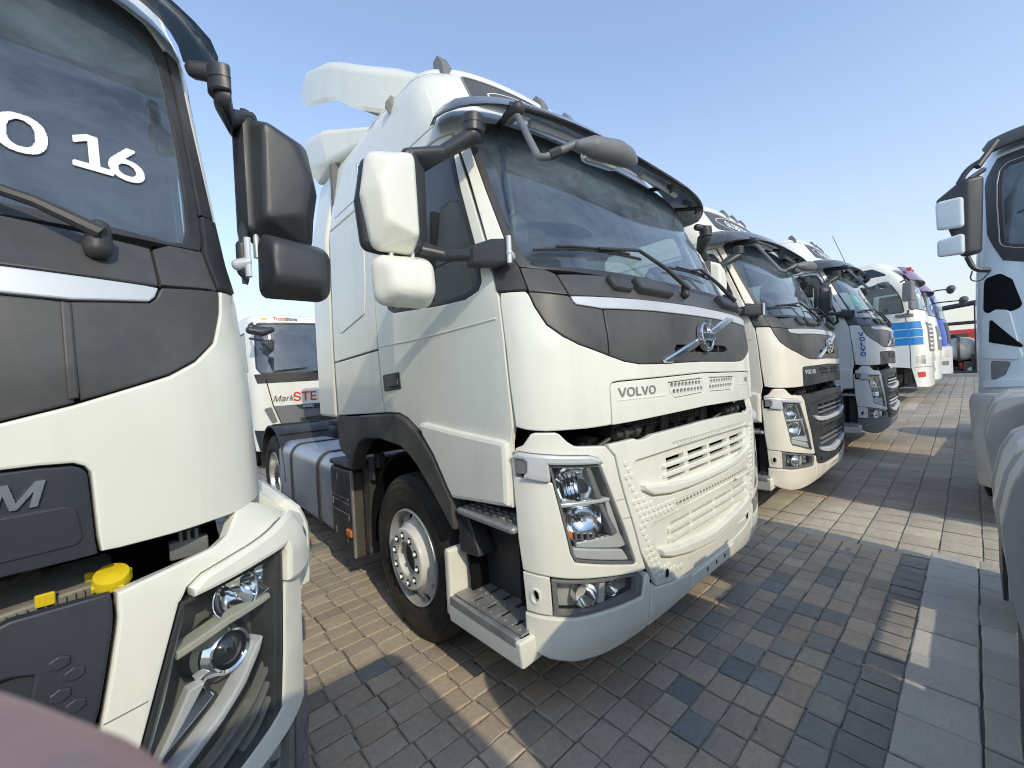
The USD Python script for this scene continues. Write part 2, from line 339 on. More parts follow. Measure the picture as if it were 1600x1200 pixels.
# ------------------------------------------------------------------ the cab-over tractor unit that most of the row consists of
HOOD = sym([(0, 1.376), (.45, 1.37), (.86, 1.361), (1.0, 1.358), (1.2, 1.361), (1.281, 1.368), (1.338, 1.38), (1.355, 1.569), (1.363, 1.766), (1.357, 1.943), (1.34, 1.972),
            (1.224, 1.966), (1.22, 1.953), (1.205, 1.898), (1.163, 1.813), (1.097, 1.761), (1.027, 1.726), (.852, 1.67), (.762, 1.645), (.65, 1.63), (.486, 1.628), (0, 1.634)])
NAMEP = sym([(0, 1.374), (.45, 1.368), (.866, 1.359), (.864, 1.528), (.858, 1.54), (.845, 1.548), (.80, 1.552), (0, 1.566)])
DARK = sym([(0, 1.638), (.486, 1.632), (.65, 1.634), (.762, 1.649), (.852, 1.674), (1.027, 1.731), (1.095, 1.766), (1.159, 1.817), (1.2, 1.9), (1.215, 1.955), (1.215, 1.962), (1.04, 1.942),
            (1.036, 1.936), (1.022, 1.911), (1.008, 1.9), (.868, 1.886), (.5, 1.896), (0, 1.90)])
STRIP = sym([(0, 1.904), (.5, 1.90), (.868, 1.89), (1.006, 1.903), (1.02, 1.915), (1.034, 1.94), (.93, 1.942), (.4, 1.955), (0, 1.962)])
COWLC = sym([(0, 1.966), (.4, 1.959), (.93, 1.946), (1.034, 1.944), (1.03, 2.052), (.75, 2.07), (0, 2.083)])
COWLS = Polygon([(1.040, 1.948), (1.215, 1.968), (1.207, 1.975), (1.187, 2.085), (1.079, 2.076), (1.036, 2.052)])
GLASS = sym([(0, 2.112), (.5, 2.11), (.9, 2.1), (1.08, 2.09), (1.13, 2.1), (1.152, 2.15), (1.162, 2.25), (1.168, 2.42), (1.165, 2.6), (1.155, 2.77), (1.13, 2.85), (1.02, 2.893), (.9, 2.905), (0, 2.92)])
FRIT = sym([(0, 2.086), (.75, 2.074), (1.079, 2.08), (1.187, 2.09), (1.2, 2.13), (1.205, 2.22), (1.203, 2.5), (1.198, 2.715), (1.188, 2.85), (1.13, 2.92), (1.0, 2.943), (0, 2.962)])
APIL = Polygon([(1.208, 2.215), (1.29, 2.225), (1.281, 2.33), (1.262, 2.585), (1.258, 2.7), (1.254, 2.86), (1.193, 2.86), (1.202, 2.715), (1.207, 2.5)])
PILB = Polygon([(1.208, 2.21), (1.292, 2.222), (1.316, 2.07), (1.35, 1.985), (1.335, 1.978), (1.213, 1.972), (1.193, 2.085), (1.203, 2.13)])
DOORW = Polygon([(1.322, 2.726), (1.352, 2.542), (1.386, 2.2), (1.40, 2.115), (1.425, 2.06), (1.468, 2.029), (1.587, 2.007), (1.838, 2.014), (2.399, 2.052), (2.48, 2.085), (2.52, 2.14), (2.55, 2.31), (2.58, 2.6), (2.57, 2.74), (2.5, 2.79), (1.42, 2.80), (1.34, 2.785)])
ARCH = [(2.614, 1.402), (2.409, 1.404), (2.299, 1.378), (2.103, 1.280), (1.99, 1.186), (1.88, 1.04), (1.835, .978)]
DOOR = Polygon([(1.270, 2.85), (1.274, 2.7), (1.284, 2.499), (1.302, 2.232), (1.326, 2.065), (1.362, 1.947), (1.37, 1.72), (1.352, 1.384), (1.372, 1.301), (1.386, 1.022), (1.61, 1.003)] + [(s, z + .006) for s, z in ARCH[::-1]]
               + [(2.622, 1.42), (2.64, 1.562), (2.665, 1.82), (2.684, 2.08), (2.715, 2.5), (2.72, 2.84)])
DOORLOW = Polygon([(2.15, 1.375), (1.776, 1.345), (1.372, 1.32), (1.387, 1.026), (1.61, 1.007), (1.83, .985), (1.88, 1.048), (1.99, 1.194), (2.09, 1.284)])
SLEEPU = Polygon([(2.673, 1.828), (2.69, 2.08), (2.722, 2.5), (2.728, 2.84), (3.49, 2.832), (3.49, 1.788)])
SLEEPL = Polygon([(2.67, 1.818), (2.648, 1.562), (2.632, 1.404), (2.97, 1.384), (3.47, 1.357), (3.49, 1.778)])
SLEEPW = Polygon([(3.387, 2.673), (3.256, 2.728), (2.891, 2.745), (2.815, 2.69), (2.821, 2.288), (2.853, 2.084), (3.302, 1.997), (3.39, 2.08)])
ROOFS = sym([(0, 2.966), (1.0, 2.947), (1.13, 2.925), (1.195, 2.867), (3.49, 2.845), (3.49, 3.45), (0, 3.45)])
SIGN = rnd(sym([(0, 3.13), (1.0, 3.12), (1.03, 3.16), (1.035, 3.38), (1.0, 3.42), (0, 3.425)]), .03)
ROOFP = rnd([(3.42, 3.31), (1.34, 3.325), (1.285, 3.27), (1.285, 3.10), (1.35, 2.95), (3.40, 2.92)], .03)
FLARE = Polygon([(2.97, 1.376), (2.614, 1.398)] + ARCH[1:] + [(1.83, .9), (1.80, .70), (1.76, .70), (1.79, .78), (1.888, .867), (2.03, 1.0), (2.174, 1.114), (2.27, 1.17), (2.358, 1.206), (2.658, 1.232), (2.9, 1.215), (3.02, 1.17), (3.12, 1.06), (3.17, .95), (3.25, .97), (3.22, 1.1), (3.12, 1.24)])
REARLOW = Polygon([(2.985, 1.372), (3.135, 1.24), (3.235, 1.1), (3.25, 1.03), (3.40, 1.06), (3.47, 1.12), (3.47, 1.345)])
HOUSE = Polygon([(1.363, 1.27), (1.345, 1.288), (1.308, 1.302), (1.285, 1.33), (1.27, 1.35), (1.25, 1.355), (1.16, 1.352), (1.144, 1.345), (1.11, 1.31), (1.077, 1.288), (1.05, 1.283), (.917, 1.272), (.868, 1.219), (.848, 1.112), (.82, 1.002), (.768, .83), (.742, .747), (.705, .66),
                 (.764, .664), (.991, .703), (1.145, .728), (1.254, .747), (1.354, .757), (1.372, .9), (1.372, 1.23)])
LAMP = Polygon([(1.2, 1.216), (.957, 1.194), (.78, .716), (.79, .711), (1.113, .796), (1.132, .837)])
BEZEL = Polygon([(1.352, 1.262), (1.33, 1.273), (1.013, 1.24), (.965, 1.222), (.945, 1.195), (.957, 1.198), (1.2, 1.220), (1.196, 1.144), (1.285, 1.16), (1.352, 1.166)])
FOG = Polygon([(1.224, .732), (1.057, .706), (.76, .66), (.728, .63), (.742, .545), (.85, .55), (.991, .556), (1.118, .56), (1.218, .572)])
FOGG = Polygon([(1.200, .712), (1.057, .69), (.80, .652), (.775, .63), (.782, .575), (.99, .573), (1.11, .577), (1.195, .588)])
FOGSIDE = Polygon([(1.354, .752), (1.254, .742), (1.229, .738), (1.223, .575), (1.342, .585)])
BUMP = sym([(0, .40), (.1, .398), (.45, .372), (.69, .352), (.95, .328), (1.1, .341), (1.227, .375), (1.342, .425), (1.354, .575), (1.22, .566), (1.116, .552), (.99, .548), (.85, .541), (.738, .537), (.715, .62), (.70, .652), (.67, .60), (.632, .548), (.47, .519), (.3, .506), (0, .498)])
GRILLE = sym([(0, .505), (.3, .512), (.47, .525), (.622, .551), (.735, .747), (.76, .83), (.811, 1.0), (.84, 1.112), (.86, 1.219), (.898, 1.262), (.905, 1.275), (.724, 1.281), (.70, 1.270), (.64, 1.270), (.57, 1.283), (0, 1.292)])
SLOT1 = sym([(0, .955), (.25, .957), (.47, .967), (.626, .99), (.70, 1.028), (.731, 1.094), (.743, 1.165), (.72, 1.175), (.445, 1.184), (0, 1.186)])
SLOT2 = sym([(0, .585), (.289, .612), (.489, .65), (.575, .676), (.613, .73), (.655, .845), (.64, .856), (.385, .86), (0, .862)])
LIP1 = sym([(0, .962), (.25, .964), (.47, .974), (.62, .996), (.69, 1.032), (.722, 1.058), (.461, 1.02), (.246, 1.003), (0, .998)])
LIP2 = sym([(0, .592), (.289, .619), (.489, .656), (.57, .681), (.605, .724), (.458, .691), (.171, .662), (0, .65)])
def fl(p, sg): return p if sg > 0 else affinity.scale(p, -1, 1, origin=(0, 0))

def wheel_meshes(steer=True):
    """Outer face at x = 0, inwards +x, hub on the axis."""
    tread = [(.295, .03), (.315, .014), (.35, .004), (.40, 0), (.45, .006), (.485, .020), (.503, .036), (.510, .050)]
    for a in (.085, .135, .185):
        tread += [(.514, a), (.514, a + .014), (.500, a + .017), (.500, a + .026), (.514, a + .029)]
    tread += [(.512, .25), (.495, .278), (.45, .296), (.33, .30), (.295, .28)]
    tyre = lathe(tread, 72)
    ribs = [lathe([(r - .0015, x), (r, x - .003), (r + .0015, x)], 72) for r, x in ((.345, .006), (.43, .003), (.47, .013))]
    if steer:
        prof = [(.292, .034), (.299, .020), (.296, .008), (.288, .006), (.283, .016), (.279, .050), (.276, .076)]
        disc = [(.276, .074), (.262, .066), (.235, .052), (.208, .034), (.190, .022), (.182, .030), (.20, .046), (.23, .064), (.262, .080), (.276, .084)]
        fl_ = [(.194, .036), (.191, -.012), (.186, -.022), (.176, -.027), (.112, -.027), (.104, -.022), (.101, -.010), (.100, .09)]
        hubr, nr, nx = .098, .143, -.027
    else:
        prof = [(.292, .034), (.296, .020), (.290, .012), (.282, .020), (.276, .10), (.262, .15)]
        disc = [(.266, .150), (.255, .15), (.215, .165), (.175, .19), (.10, .19), (.10, .21), (.20, .21), (.266, .17)]
        fl_ = [(.178, .188), (.168, .184), (.106, .184), (.100, .19)]
        hubr, nr, nx = .095, .138, .184
    rim = lathe(prof, 64)
    cs = m3.CrossSection([[(r, x) for r, x in disc]], m3.FillRule.EvenOdd)
    solid = m3.Manifold.revolve(cs, 64)                                      # about y -> comes out about z
    holes = [m3.Manifold.cylinder(.4, .030, .030, 18, True).translate((.252 * math.cos(a), .252 * math.sin(a), .1)) for a in np.arange(10) * 2 * np.pi / 10]
    dv, df = cat(solid - m3.Manifold.batch_boolean(holes, m3.OpType.Add))
    disc_m = (dv[:, [2, 0, 1]], df)
    flange = lathe(fl_, 48)
    cup = lathe([(.2765, .105), (.275, .20), (.0, .20)], 40)
    hub = lathe([(.100, .03), (hubr, .035), (.07, .05 if steer else .02), (.03, .055 if steer else .02), (.0, .055 if steer else .02)], 32)
    nuts, wash = [], []
    for a in np.arange(10) * 2 * np.pi / 10 + .15:
        c = (0, nr * math.cos(a), nr * math.sin(a))
        wash.append(moved(lathe([(.0235, nx - .0015), (.019, nx - .001), (.0, nx - .0005)], 14), c))
        nuts.append(moved(lathe([(.0, nx - .016), (.011, nx - .016), (.0135, nx - .012), (.0135, nx + .001)], 6), c))
    return dict(tyre=cat(tyre, *ribs), rim=rim, disc=disc_m, flange=flange, cup=cup, hub=hub, wash=cat(*wash), nuts=cat(*nuts))
WH_S, WH_D = wheel_meshes(True), wheel_meshes(False)
def wheel(parent, x, y, sg, steer=True, r=.512, z=None, paintmat="wheel_paint", turn=0.0, name="wheel"):
    """sg -1: the left wheel, whose face looks to -x."""
    w = WH_S if steer else WH_D; z = r - .012 if z is None else z
    R = rot([0, 0, 1], turn)
    f = lambda m: moved(m if sg < 0 else mir(m), (x, y, z), R)
    p = obj(parent, name, f(w["tyre"]), "tyre_rubber")
    obj(p, "rim", f(w["rim"]), "rim_steel"); obj(p, "disc", f(w["disc"]), paintmat if steer else "rim_steel"); obj(p, "flange", f(w["flange"]), paintmat)
    obj(p, "brake_drum", f(w["cup"]), "void_dark"); obj(p, "hub", f(w["hub"]), "engine_metal"); obj(p, "nut_seat", f(w["wash"]), "void_dark"); obj(p, "wheel_nuts", f(w["nuts"]), "rim_steel", kind="stuff")

def mirrors(T, sg, o, zo=0.0, shell="white_paint"):
    """Main and wide-angle mirror on their arms; coordinates for the left side."""
    dx = o.get("mirror_in", 0.0); dy = o.get("mirror_fwd", 0.0)
    zo = o.get("mirror_z", zo)
    def f(m, k=1.0, ax=dx, ay=dy):
        v, fc = cat(m); v = v.copy(); w = np.clip((-1.25 - v[:, 0]) / .25, 0, 1) * k
        v[:, 0] += ax * w; v[:, 1] += ay * w; v[:, 2] += o.get("bracket_z", 0.0) * np.clip((v[:, 0] - ax * w + 1.46) / .16, 0, 1)
        m = (v, fc)
        return moved(m, (0, 0, zo)) if sg < 0 else moved(mir(m), (0, 0, zo))
    main = hull([(-1.675, .60, 2.19, .045), (-1.55, .61, 2.185, .035), (-1.70, .60, 2.36, .05), (-1.675, .60, 2.50, .05), (-1.55, .61, 2.555, .035), (-1.66, .54, 2.25, .04), (-1.565, .53, 2.22, .03), (-1.675, .54, 2.38, .045), (-1.645, .54, 2.475, .045), (-1.57, .53, 2.52, .03)], 24)
    def soft(m, h=.018, it=14):
        v, fc = cat(m.refine_to_length(h)); t = trimesh.Trimesh(v, fc); trimesh.smoothing.filter_taubin(t, iterations=it); return t
    p = obj(T, "mirror", f(soft(main)), shell, smooth=True)
    back = hull([(-1.70, .65, 2.19, .04), (-1.55, .655, 2.175, .035), (-1.715, .65, 2.35, .04), (-1.68, .65, 2.50, .045), (-1.54, .655, 2.56, .03)], 16)
    obj(p, "mirror_back", f(back), "mirror_plastic")
    obj(p, "mirror_face", f(rbox(-1.72, -1.55, .688, .698, 2.18, 2.53, .004)), "mirror_glass")
    frame = cat(hull([(-1.515, .60, 2.19, .03), (-1.515, .60, 2.585, .03), (-1.455, .66, 2.22, .035), (-1.455, .65, 2.56, .035)], 14),
                hull([(-1.53, .60, 2.588, .026), (-1.45, .65, 2.575, .03), (-1.36, .575, 2.64, .03), (-1.38, .61, 2.63, .03)], 14), hull([(-1.36, .575, 2.64, .03), (-1.38, .61, 2.63, .03), (-1.25, .49, 2.715, .04), (-1.25, .53, 2.715, .035)], 14),
                hull([(-1.50, .63, 2.19, .03), (-1.45, .64, 2.20, .035), (-1.38, .57, 2.165, .026)], 14), hull([(-1.38, .57, 2.165, .026), (-1.29, .42, 2.145, .024), (-1.29, .44, 2.16, .02)], 14), hull([(-1.62, .62, 2.16, .022), (-1.48, .63, 2.185, .03)]))
    obj(p, "mirror_arm", f(frame), "mirror_plastic")
    low = hull([(-1.66, .60, 1.975, .055), (-1.50, .60, 1.975, .055), (-1.665, .60, 2.075, .055), (-1.50, .60, 2.095, .05), (-1.64, .545, 1.99, .05), (-1.52, .535, 1.99, .05), (-1.64, .545, 2.055, .05), (-1.52, .54, 2.07, .05)], 24)
    q = obj(T, "wide_mirror", f(soft(low), 1, o.get("wide_in", dx), o.get("wide_fwd", dy)), shell, smooth=True)
    obj(q, "wide_mirror_face", f(hull([(-1.65, .635, 1.965, .035), (-1.50, .64, 1.965, .035), (-1.655, .635, 2.07, .035), (-1.50, .635, 2.085, .035)], 12), 1, o.get("wide_in", dx), o.get("wide_fwd", dy)), "mirror_plastic")
    for x in (-1.63, -1.53): obj(q, "mirror_rod", f(tube([(x, .60, 2.08), (x, .60, 2.17)], .011)), "rim_steel")
    b = cat(hull([(-1.31, .43, 2.115, .022), (-1.31, .43, 2.17, .022), (-1.265, .37, 2.10, .022), (-1.265, .37, 2.185, .022), (-1.31, .48, 2.12, .02), (-1.31, .48, 2.165, .02), (-1.235, .31, 2.105, .018), (-1.235, .31, 2.18, .018)], 14))
    k = obj(T, "mirror_bracket", f(b), "mirror_plastic")
    obj(k, "bracket_pin", f(cat(tube([(-1.245, .285, 2.085), (-1.245, .285, 2.20)], .011), hull([(-1.245, .285, 2.13, .014), (-1.22, .30, 2.12, .018)]))), "silver_trim")
    obj(T, "upper_mirror_bracket", f(cat(moved(lathe([(.0, -.045), (.045, -.045), (.05, -.04), (.05, .035), (.045, .04), (.0, .04)], 24, axis=2), (-1.245, .49, 2.765)), moved(lathe([(.052, -.004), (.052, .004)], 24, axis=2), (-1.245, .49, 2.765)), hull([(-1.245, .49, 2.79, .028), (-1.17, .53, 2.80, .028)]))), "mirror_plastic")

def fm_truck(label, loc, o, group=None, rotz=0.0):
    """o: materials and switches. Local frame: front centre at the origin, x to the truck's left as seen from the camera = -x, y backwards."""
    T = thing("tractor_truck", label, "truck", loc, rotz, group)
    S = Surf(AZ=o.get("AZ"), AA=o.get("AA"), zoff=o.get("zoff", 0.0)); zo = S.zoff
    W = o.get("paint", "white_paint"); LW = o.get("low_paint", W); fine = o.get("fine", True); H = .045 if fine else .07
    sm = o.get("smap", lambda p: p)
    pn = lambda n, poly, m, off=0., depth=.015, h=H, bev=.004, dense=False, parent=T, label=None, kind=None: obj(parent, n, panel(S, sm(poly), off, depth, h, bev, dense), m, label, smooth=o.get("psm", 19), kind=kind)
    # --- front panels
    hood = pn("hood", HOOD.difference(NAMEP.buffer(.005)), W, depth=.03, bev=.006)
    c0 = .035
    VENT = Polygon([(.44, 1.528), (.43, 1.482), (.385, 1.45), (.045, 1.459), (.05, 1.536)])
    vents = [affinity.translate(VENT, c0), affinity.translate(fl(VENT, -1), c0)]
    npoly = NAMEP.difference(shapely.union_all([v.buffer(.004) for v in vents]))
    name = pn("name_panel", npoly, o["name"], off=-.002, depth=.02, bev=.004)
    pn("name_rib", LineString([(-.825, 1.468), (-.44, 1.468)]).buffer(.0025).union(LineString([(.52, 1.475), (.825, 1.468)]).buffer(.0025)), o["name"], off=.0005, depth=.004, bev=.001, h=.03, parent=name)
    for v in vents:
        hx = hexes(v.buffer(.004), .017, .006)
        pn("vent_mesh", v.difference(shapely.union_all(hx)), o["name"], off=-.005, depth=.012, bev=0, dense=True, h=.05, parent=name)
        pn("vent_void", v, "void_dark", off=-.03, depth=0, parent=name)
    if o.get("name_text"):
        obj(name, "name_lettering", wraptext(S, "VOLVO", .040, -.822, 1.483, -.002, .003, True, stretch=1.52), o["name_text"], smooth=False)
        obj(name, "model_lettering", wraptext(S, "FM", .032, .70, 1.487, -.002, .003, stretch=1.25), o["name_text"], smooth=False)
    dk = o.get("dark", "panel_plastic")
    for sg in (-1, 1):
        side = sbox(.862, 0, 2, 3) if sg > 0 else sbox(-2, 0, -.862, 3)
        pn("corner_trim", DARK.intersection(side), dk, depth=.02)
    airslot = affinity.translate(rnd(sym([(0, 1.692), (.30, 1.690), (.36, 1.70), (.33, 1.728), (0, 1.735)]), .004), c0)
    badge_panel = pn("badge_panel", DARK.intersection(sbox(-.856, 0, .856, 3)).difference(airslot), dk, depth=.02)
    pn("air_slot", airslot, "void_dark", off=-.02, depth=0, parent=badge_panel)
    pn("slot_post", shapely.union_all([sbox(c0 + a, 1.69, c0 + a + .012, 1.736) for a in (-.12, .06, .22)]), dk, off=-.006, depth=.01, bev=0, h=.02, parent=badge_panel)
    pn("silver_strip", STRIP, "silver_trim", off=.003)
    cw = pn("cowl", COWLC, dk, depth=.02)
    for sg in (-1, 1):
        pn("cowl_corner", fl(COWLS, sg), dk)
        pn("pillar", fl(APIL, sg), o.get("pillar", W), off=.002)
        pn("pillar_base", fl(PILB, sg), "black_plastic", off=.006, depth=.02)
    if o.get("chrome_text"):
        v, f_ = meshkit.text_mesh("FM", .046, 1.0, True).vertices, meshkit.text_mesh("FM", .046, 1.0, True).faces
        obj(name, "model_lettering", wraptext(S, "FM", .046, .718, 1.482, -.002, .006, True, slant=.28, stretch=1.25), "badge_chrome", smooth=False)
        pn("name_inset", sm(rnd(sym([(0, 1.385), (.84, 1.388), (.85, 1.40), (.845, 1.462), (.83, 1.47), (0, 1.478)]), .01)) if False else rnd(sym([(0, 1.385), (.84, 1.388), (.85, 1.40), (.845, 1.462), (.83, 1.47), (0, 1.478)]), .01), o["name"], off=.001, depth=.004, bev=.003, parent=name)
        for sg in (-1, 1): pn("trim_rib", fl(Polygon([(.846, 1.68), (.862, 1.684), (.868, 1.884), (.852, 1.886)]), sg), dk, off=.006, depth=.01, bev=.004, h=.02)
    # badge
    if o.get("badge", True):
        bz = 1.775
        bar = Polygon([(-.497, 1.642), (-.45, 1.632), (-.36, 1.634), (.60, 1.912), (.55, 1.922), (.46, 1.922)])
        ring = Point(c0, bz).buffer(.083, 40).difference(Point(c0, bz).buffer(.058, 40))
        b = pn("badge_bar", affinity.translate(bar, .0, .0), "badge_chrome", off=.018, depth=.018, bev=.012, h=.02)
        rg = pn("badge_ring", ring, "badge_chrome", off=.036, depth=.03, bev=.008, h=.012)
        arrow = Polygon([(c0 + .05, bz + .052), (c0 + .078, bz + .105), (c0 + .105, bz + .078), (c0 + .094, bz + .096)])
        pn("badge_arrow", Polygon([(c0 + .044, bz + .06), (c0 + .06, bz + .044), (c0 + .083, bz + .069), (c0 + .10, bz + .055), (c0 + .098, bz + .103), (c0 + .05, bz + .103), (c0 + .066, bz + .086)]), "badge_chrome", off=.034, depth=.02, bev=.003, h=.012, parent=rg)
        pl = pn("badge_plate", sbox(c0 - .088, bz - .022, c0 + .088, bz + .022), "badge_chrome", off=.040, depth=.02, bev=.004, h=.02, parent=rg)
        pn("badge_back", Point(c0, bz).buffer(.06, 24), dk, off=.014, depth=.01, bev=0, h=.02, parent=rg)
        obj(rg, "badge_lettering", wraptext(S, "VOLVO", .022, c0 - .072, bz - .011, .040, .002, True, stretch=1.35), "dark_letter", smooth=False)
    # --- windscreen
    seal = pn("windscreen_seal", FRIT.difference(GLASS), "black_plastic", off=-.004, depth=.015, bev=.003, h=.04)
    pn("windscreen", GLASS.buffer(.006), "windscreen_glass", off=-.012, depth=0, h=.06)
    band = sym([(0, 2.585), (.5, 2.585), (.85, 2.60), (1.05, 2.65), (1.12, 2.70), (1.150, 2.80), (1.13, 2.85), (1.02, 2.893), (.9, 2.905), (0, 2.92)])
    pn("shade_band", band, "tinted_band", off=-.020, depth=0, h=.06, parent=seal)
    # --- wipers
    if o.get("wipers", True):
        for k, (s0, z0, s1, z1, s2, z2, b0, bz0, b1, bz1) in enumerate([(.955, 2.015, .86, 2.07, .62, 2.15, -.5, 2.20, .30, 2.19), (-.04, 2.03, -.16, 2.155, -.36, 2.245, -1.10, 2.165, -.33, 2.215)] if o.get("year_list") else [(-.04, 2.03, -.16, 2.155, -.36, 2.245, -1.10, 2.165, -.33, 2.215), (.72, 2.03, .58, 2.16, .42, 2.245, -.02, 2.21, .60, 2.215)] if fine else [(-.04, 2.03, -.16, 2.155, -.36, 2.245, -1.10, 2.165, -.33, 2.215), (.72, 2.03, .58, 2.16, .42, 2.245, -.02, 2.21, .60, 2.215)]):
            arm = tube([S.at(s0, z0, .02), S.at(s0, z0, .055), S.at(s1, z1, .05), S.at(s2, z2, .04), S.at((b0 + b1) / 2, (bz0 + bz1) / 2 + .012, .03)], [.018, .016, .012, .010, .008], 8)
            hub = hull([(*S.at(s0, z0 - .01, .02), .026), (*S.at(s0, z0 + .02, .045), .02)])
            wp = obj(T, "wiper", cat(arm, hub), "black_plastic")
            t = np.linspace(0, 1, 14); bs, bzz = b0 + (b1 - b0) * t, bz0 + (bz1 - bz0) * t + .012 * np.sin(t * np.pi)
            obj(wp, "wiper_blade", cat(tube(S.at(bs, bzz, .012), .008, 6), tube(S.at(bs[2:-2], bzz[2:-2] + .006, .022), .006, 6)), "black_plastic")
        for a, b in (() if o.get("year_list") else ((-.75, -.59), (-.56, -.22), (.46, .80), (.83, .99))):
            pn("wiper_cover", Polygon([(a, 1.985), (b - .03, 1.985), (b, 2.005), (b, 2.045), (b - .05, 2.06), (a + .02, 2.06), (a, 2.045)]), "black_plastic", off=.045 if b - a > .2 else .03, depth=.06, bev=.014, h=.03)
    # --- grille
    G = o["grille"]
    bandr = sbox(-.42, .874, .65, .92); trow = sbox(-.41, 1.203, .66, 1.217)
    openings = shapely.union_all([SLOT1.buffer(.004), SLOT2.buffer(.004), bandr, trow])
    hsb = o.get("house", HOUSE).buffer(.007); GR = GRILLE.difference(hsb).difference(fl(hsb, -1))
    if hasattr(GR, "geoms"): GR = max(GR.geoms, key=lambda g_: g_.area)
    gr = pn("grille", GR.difference(openings), G, depth=.03, bev=.005)
    hx = hexes(bandr.buffer(.008), .0165, .006)
    pn("grille_mesh", bandr.buffer(.002).difference(shapely.union_all(hx)), G, off=-.006, depth=.012, bev=0, dense=True, h=.06, parent=gr)
    pn("grille_mesh", trow.buffer(.002).difference(shapely.union_all([Polygon([(x, 1.204), (x + .020, 1.206), (x + .026, 1.216), (x + .004, 1.214)]) for x in np.arange(-.40, .63, .038)])), G, off=-.004, depth=.012, bev=0, dense=True, h=.06, parent=gr)
    relief = GR.buffer(-.016).difference(shapely.union_all([SLOT1.buffer(.016), SLOT2.buffer(.016), bandr.buffer(.010), sbox(-.42, .4, .65, .97), sbox(-.42, 1.0, .65, 1.3)])).intersection(sbox(-1, .56, 1, 1.19))
    hx = hexes(relief, .0165, .004)
    if hx: pn("grille_relief", shapely.MultiPolygon(hx), G, off=.0045, depth=.006, bev=.003, h=.03, parent=gr, kind="stuff")
    low = hexes(Polygon([(-.60, .57), (-.36, .545), (-.36, .585), (-.585, .64)]).union(Polygon([(.60, .57), (.36, .545), (.36, .585), (.585, .64)])), .017, .004)
    if low: pn("grille_relief", shapely.MultiPolygon(low), G, off=.004, depth=.006, bev=.002, h=.03, parent=gr, kind="stuff")
    rows1 = ((1.119, 1.143), (1.072, 1.095), (1.029, 1.046)); cols1 = ((-.447, -.262), (-.212, .03), (.066, .33), (.38, .644))
    ho = shapely.union_all([Polygon([(a, z0), (b, z0 + .002), (b, z1 + .002), (a, z1)]) for z0, z1 in rows1 for a, b in cols1])
    pn("louvre", SLOT1.buffer(.008).difference(ho), G, off=-.022, depth=.03, bev=.003, h=.03, parent=gr)
    pn("louvre_bar", shapely.union_all([Polygon([(-.50, z0), (.69, z0 + .002), (.69, z1 + .002), (-.50, z1)]).difference(shapely.union_all([sbox(a + .03, 0, b - .03, 2) for a, b in ()])) for z0, z1 in ((1.098, 1.115), (1.049, 1.068))]), o.get("bars", G), off=-.010, depth=.014, bev=.004, h=.03, parent=gr)
    rows2 = ((.797, .814), (.747, .766), (.703, .715)); cols2 = ((-.447, -.247), (-.214, .05), (.082, .335), (.37, .59))
    ho = shapely.union_all([Polygon([(a, z0), (b, z0), (b, z1), (a, z1)]) for z0, z1 in rows2 for a, b in cols2])
    pn("louvre", SLOT2.buffer(.008).difference(ho), G, off=-.022, depth=.03, bev=.003, h=.03, parent=gr)
    pn("louvre_bar", shapely.union_all([sbox(-.49, z0, .63, z1) for z0, z1 in ((.770, .793), (.719, .743))]), o.get("bars", G), off=-.010, depth=.014, bev=.004, h=.03, parent=gr)
    pn("grille_lip", LIP1, o.get("lip", G), off=.014, depth=.04, bev=.010, h=.03, parent=gr)
    pn("grille_lip", LIP2, o.get("lip", G), off=.014, depth=.04, bev=.010, h=.03, parent=gr)
    for s_, z_ in ((-.545, .592), (.545, .592)):
        pn("tow_eye", affinity.scale(Point(s_, z_).buffer(.016, 16), .8, 1.35), "void_dark", off=.006, depth=.002, bev=0, h=.01, parent=gr)
    # --- bumper
    B = o.get("bumper", W)
    bc = pn("bumper", BUMP.intersection(sbox(-.672, 0, .672, 1)), o.get("bumper_mid", B), depth=.05, bev=.010)
    pn("plate_recess", rnd([(-.27, .408), (.30, .41), (.30, .485), (-.27, .485)], .008), o.get("bumper_mid", B), off=.006, depth=.01, bev=.004, h=.04, parent=bc)
    for s_ in (-.09, .03, .15):
        pn("bolt_hole", affinity.scale(Point(s_, .455).buffer(.011, 12), .7, 1.2), "void_dark", off=.0075, depth=.002, bev=0, h=.01, parent=bc)
    for sg in (-1, 1):
        pn("bumper_corner", BUMP.intersection(sbox(.678, 0, 3, 1) if sg > 0 else sbox(-3, 0, -.678, 1)), B, depth=.05, bev=.010)
        hole = fl(affinity.scale(Point(1.295, .655).buffer(.03, 24), .75, 1.1), sg)
        fs = pn("bumper_side", fl(FOGSIDE, sg).difference(hole), o.get("fogside", W), depth=.03)
        pn("hole_ring", hole.buffer(.003).difference(hole.buffer(-.007)), o.get("fogside", W), off=.004, depth=.03, bev=.002, h=.015, parent=fs)
        pn("hole_back", hole.buffer(.01), "void_dark", off=-.03, depth=0, h=.02, parent=fs)
        # fog lamp
        fg = pn("fog_lamp", fl(FOG.difference(FOGG), sg), "lamp_grey", off=-.004, depth=.03, bev=.004, h=.03)
        pn("fog_bowl", fl(FOGG.buffer(.01), sg), "silver_plastic", off=-.075, depth=0, h=.04, parent=fg)
        pn("fog_glass", fl(FOGG, sg), "fog_lamp_glass" , off=-.002, depth=0, h=.04, parent=fg)
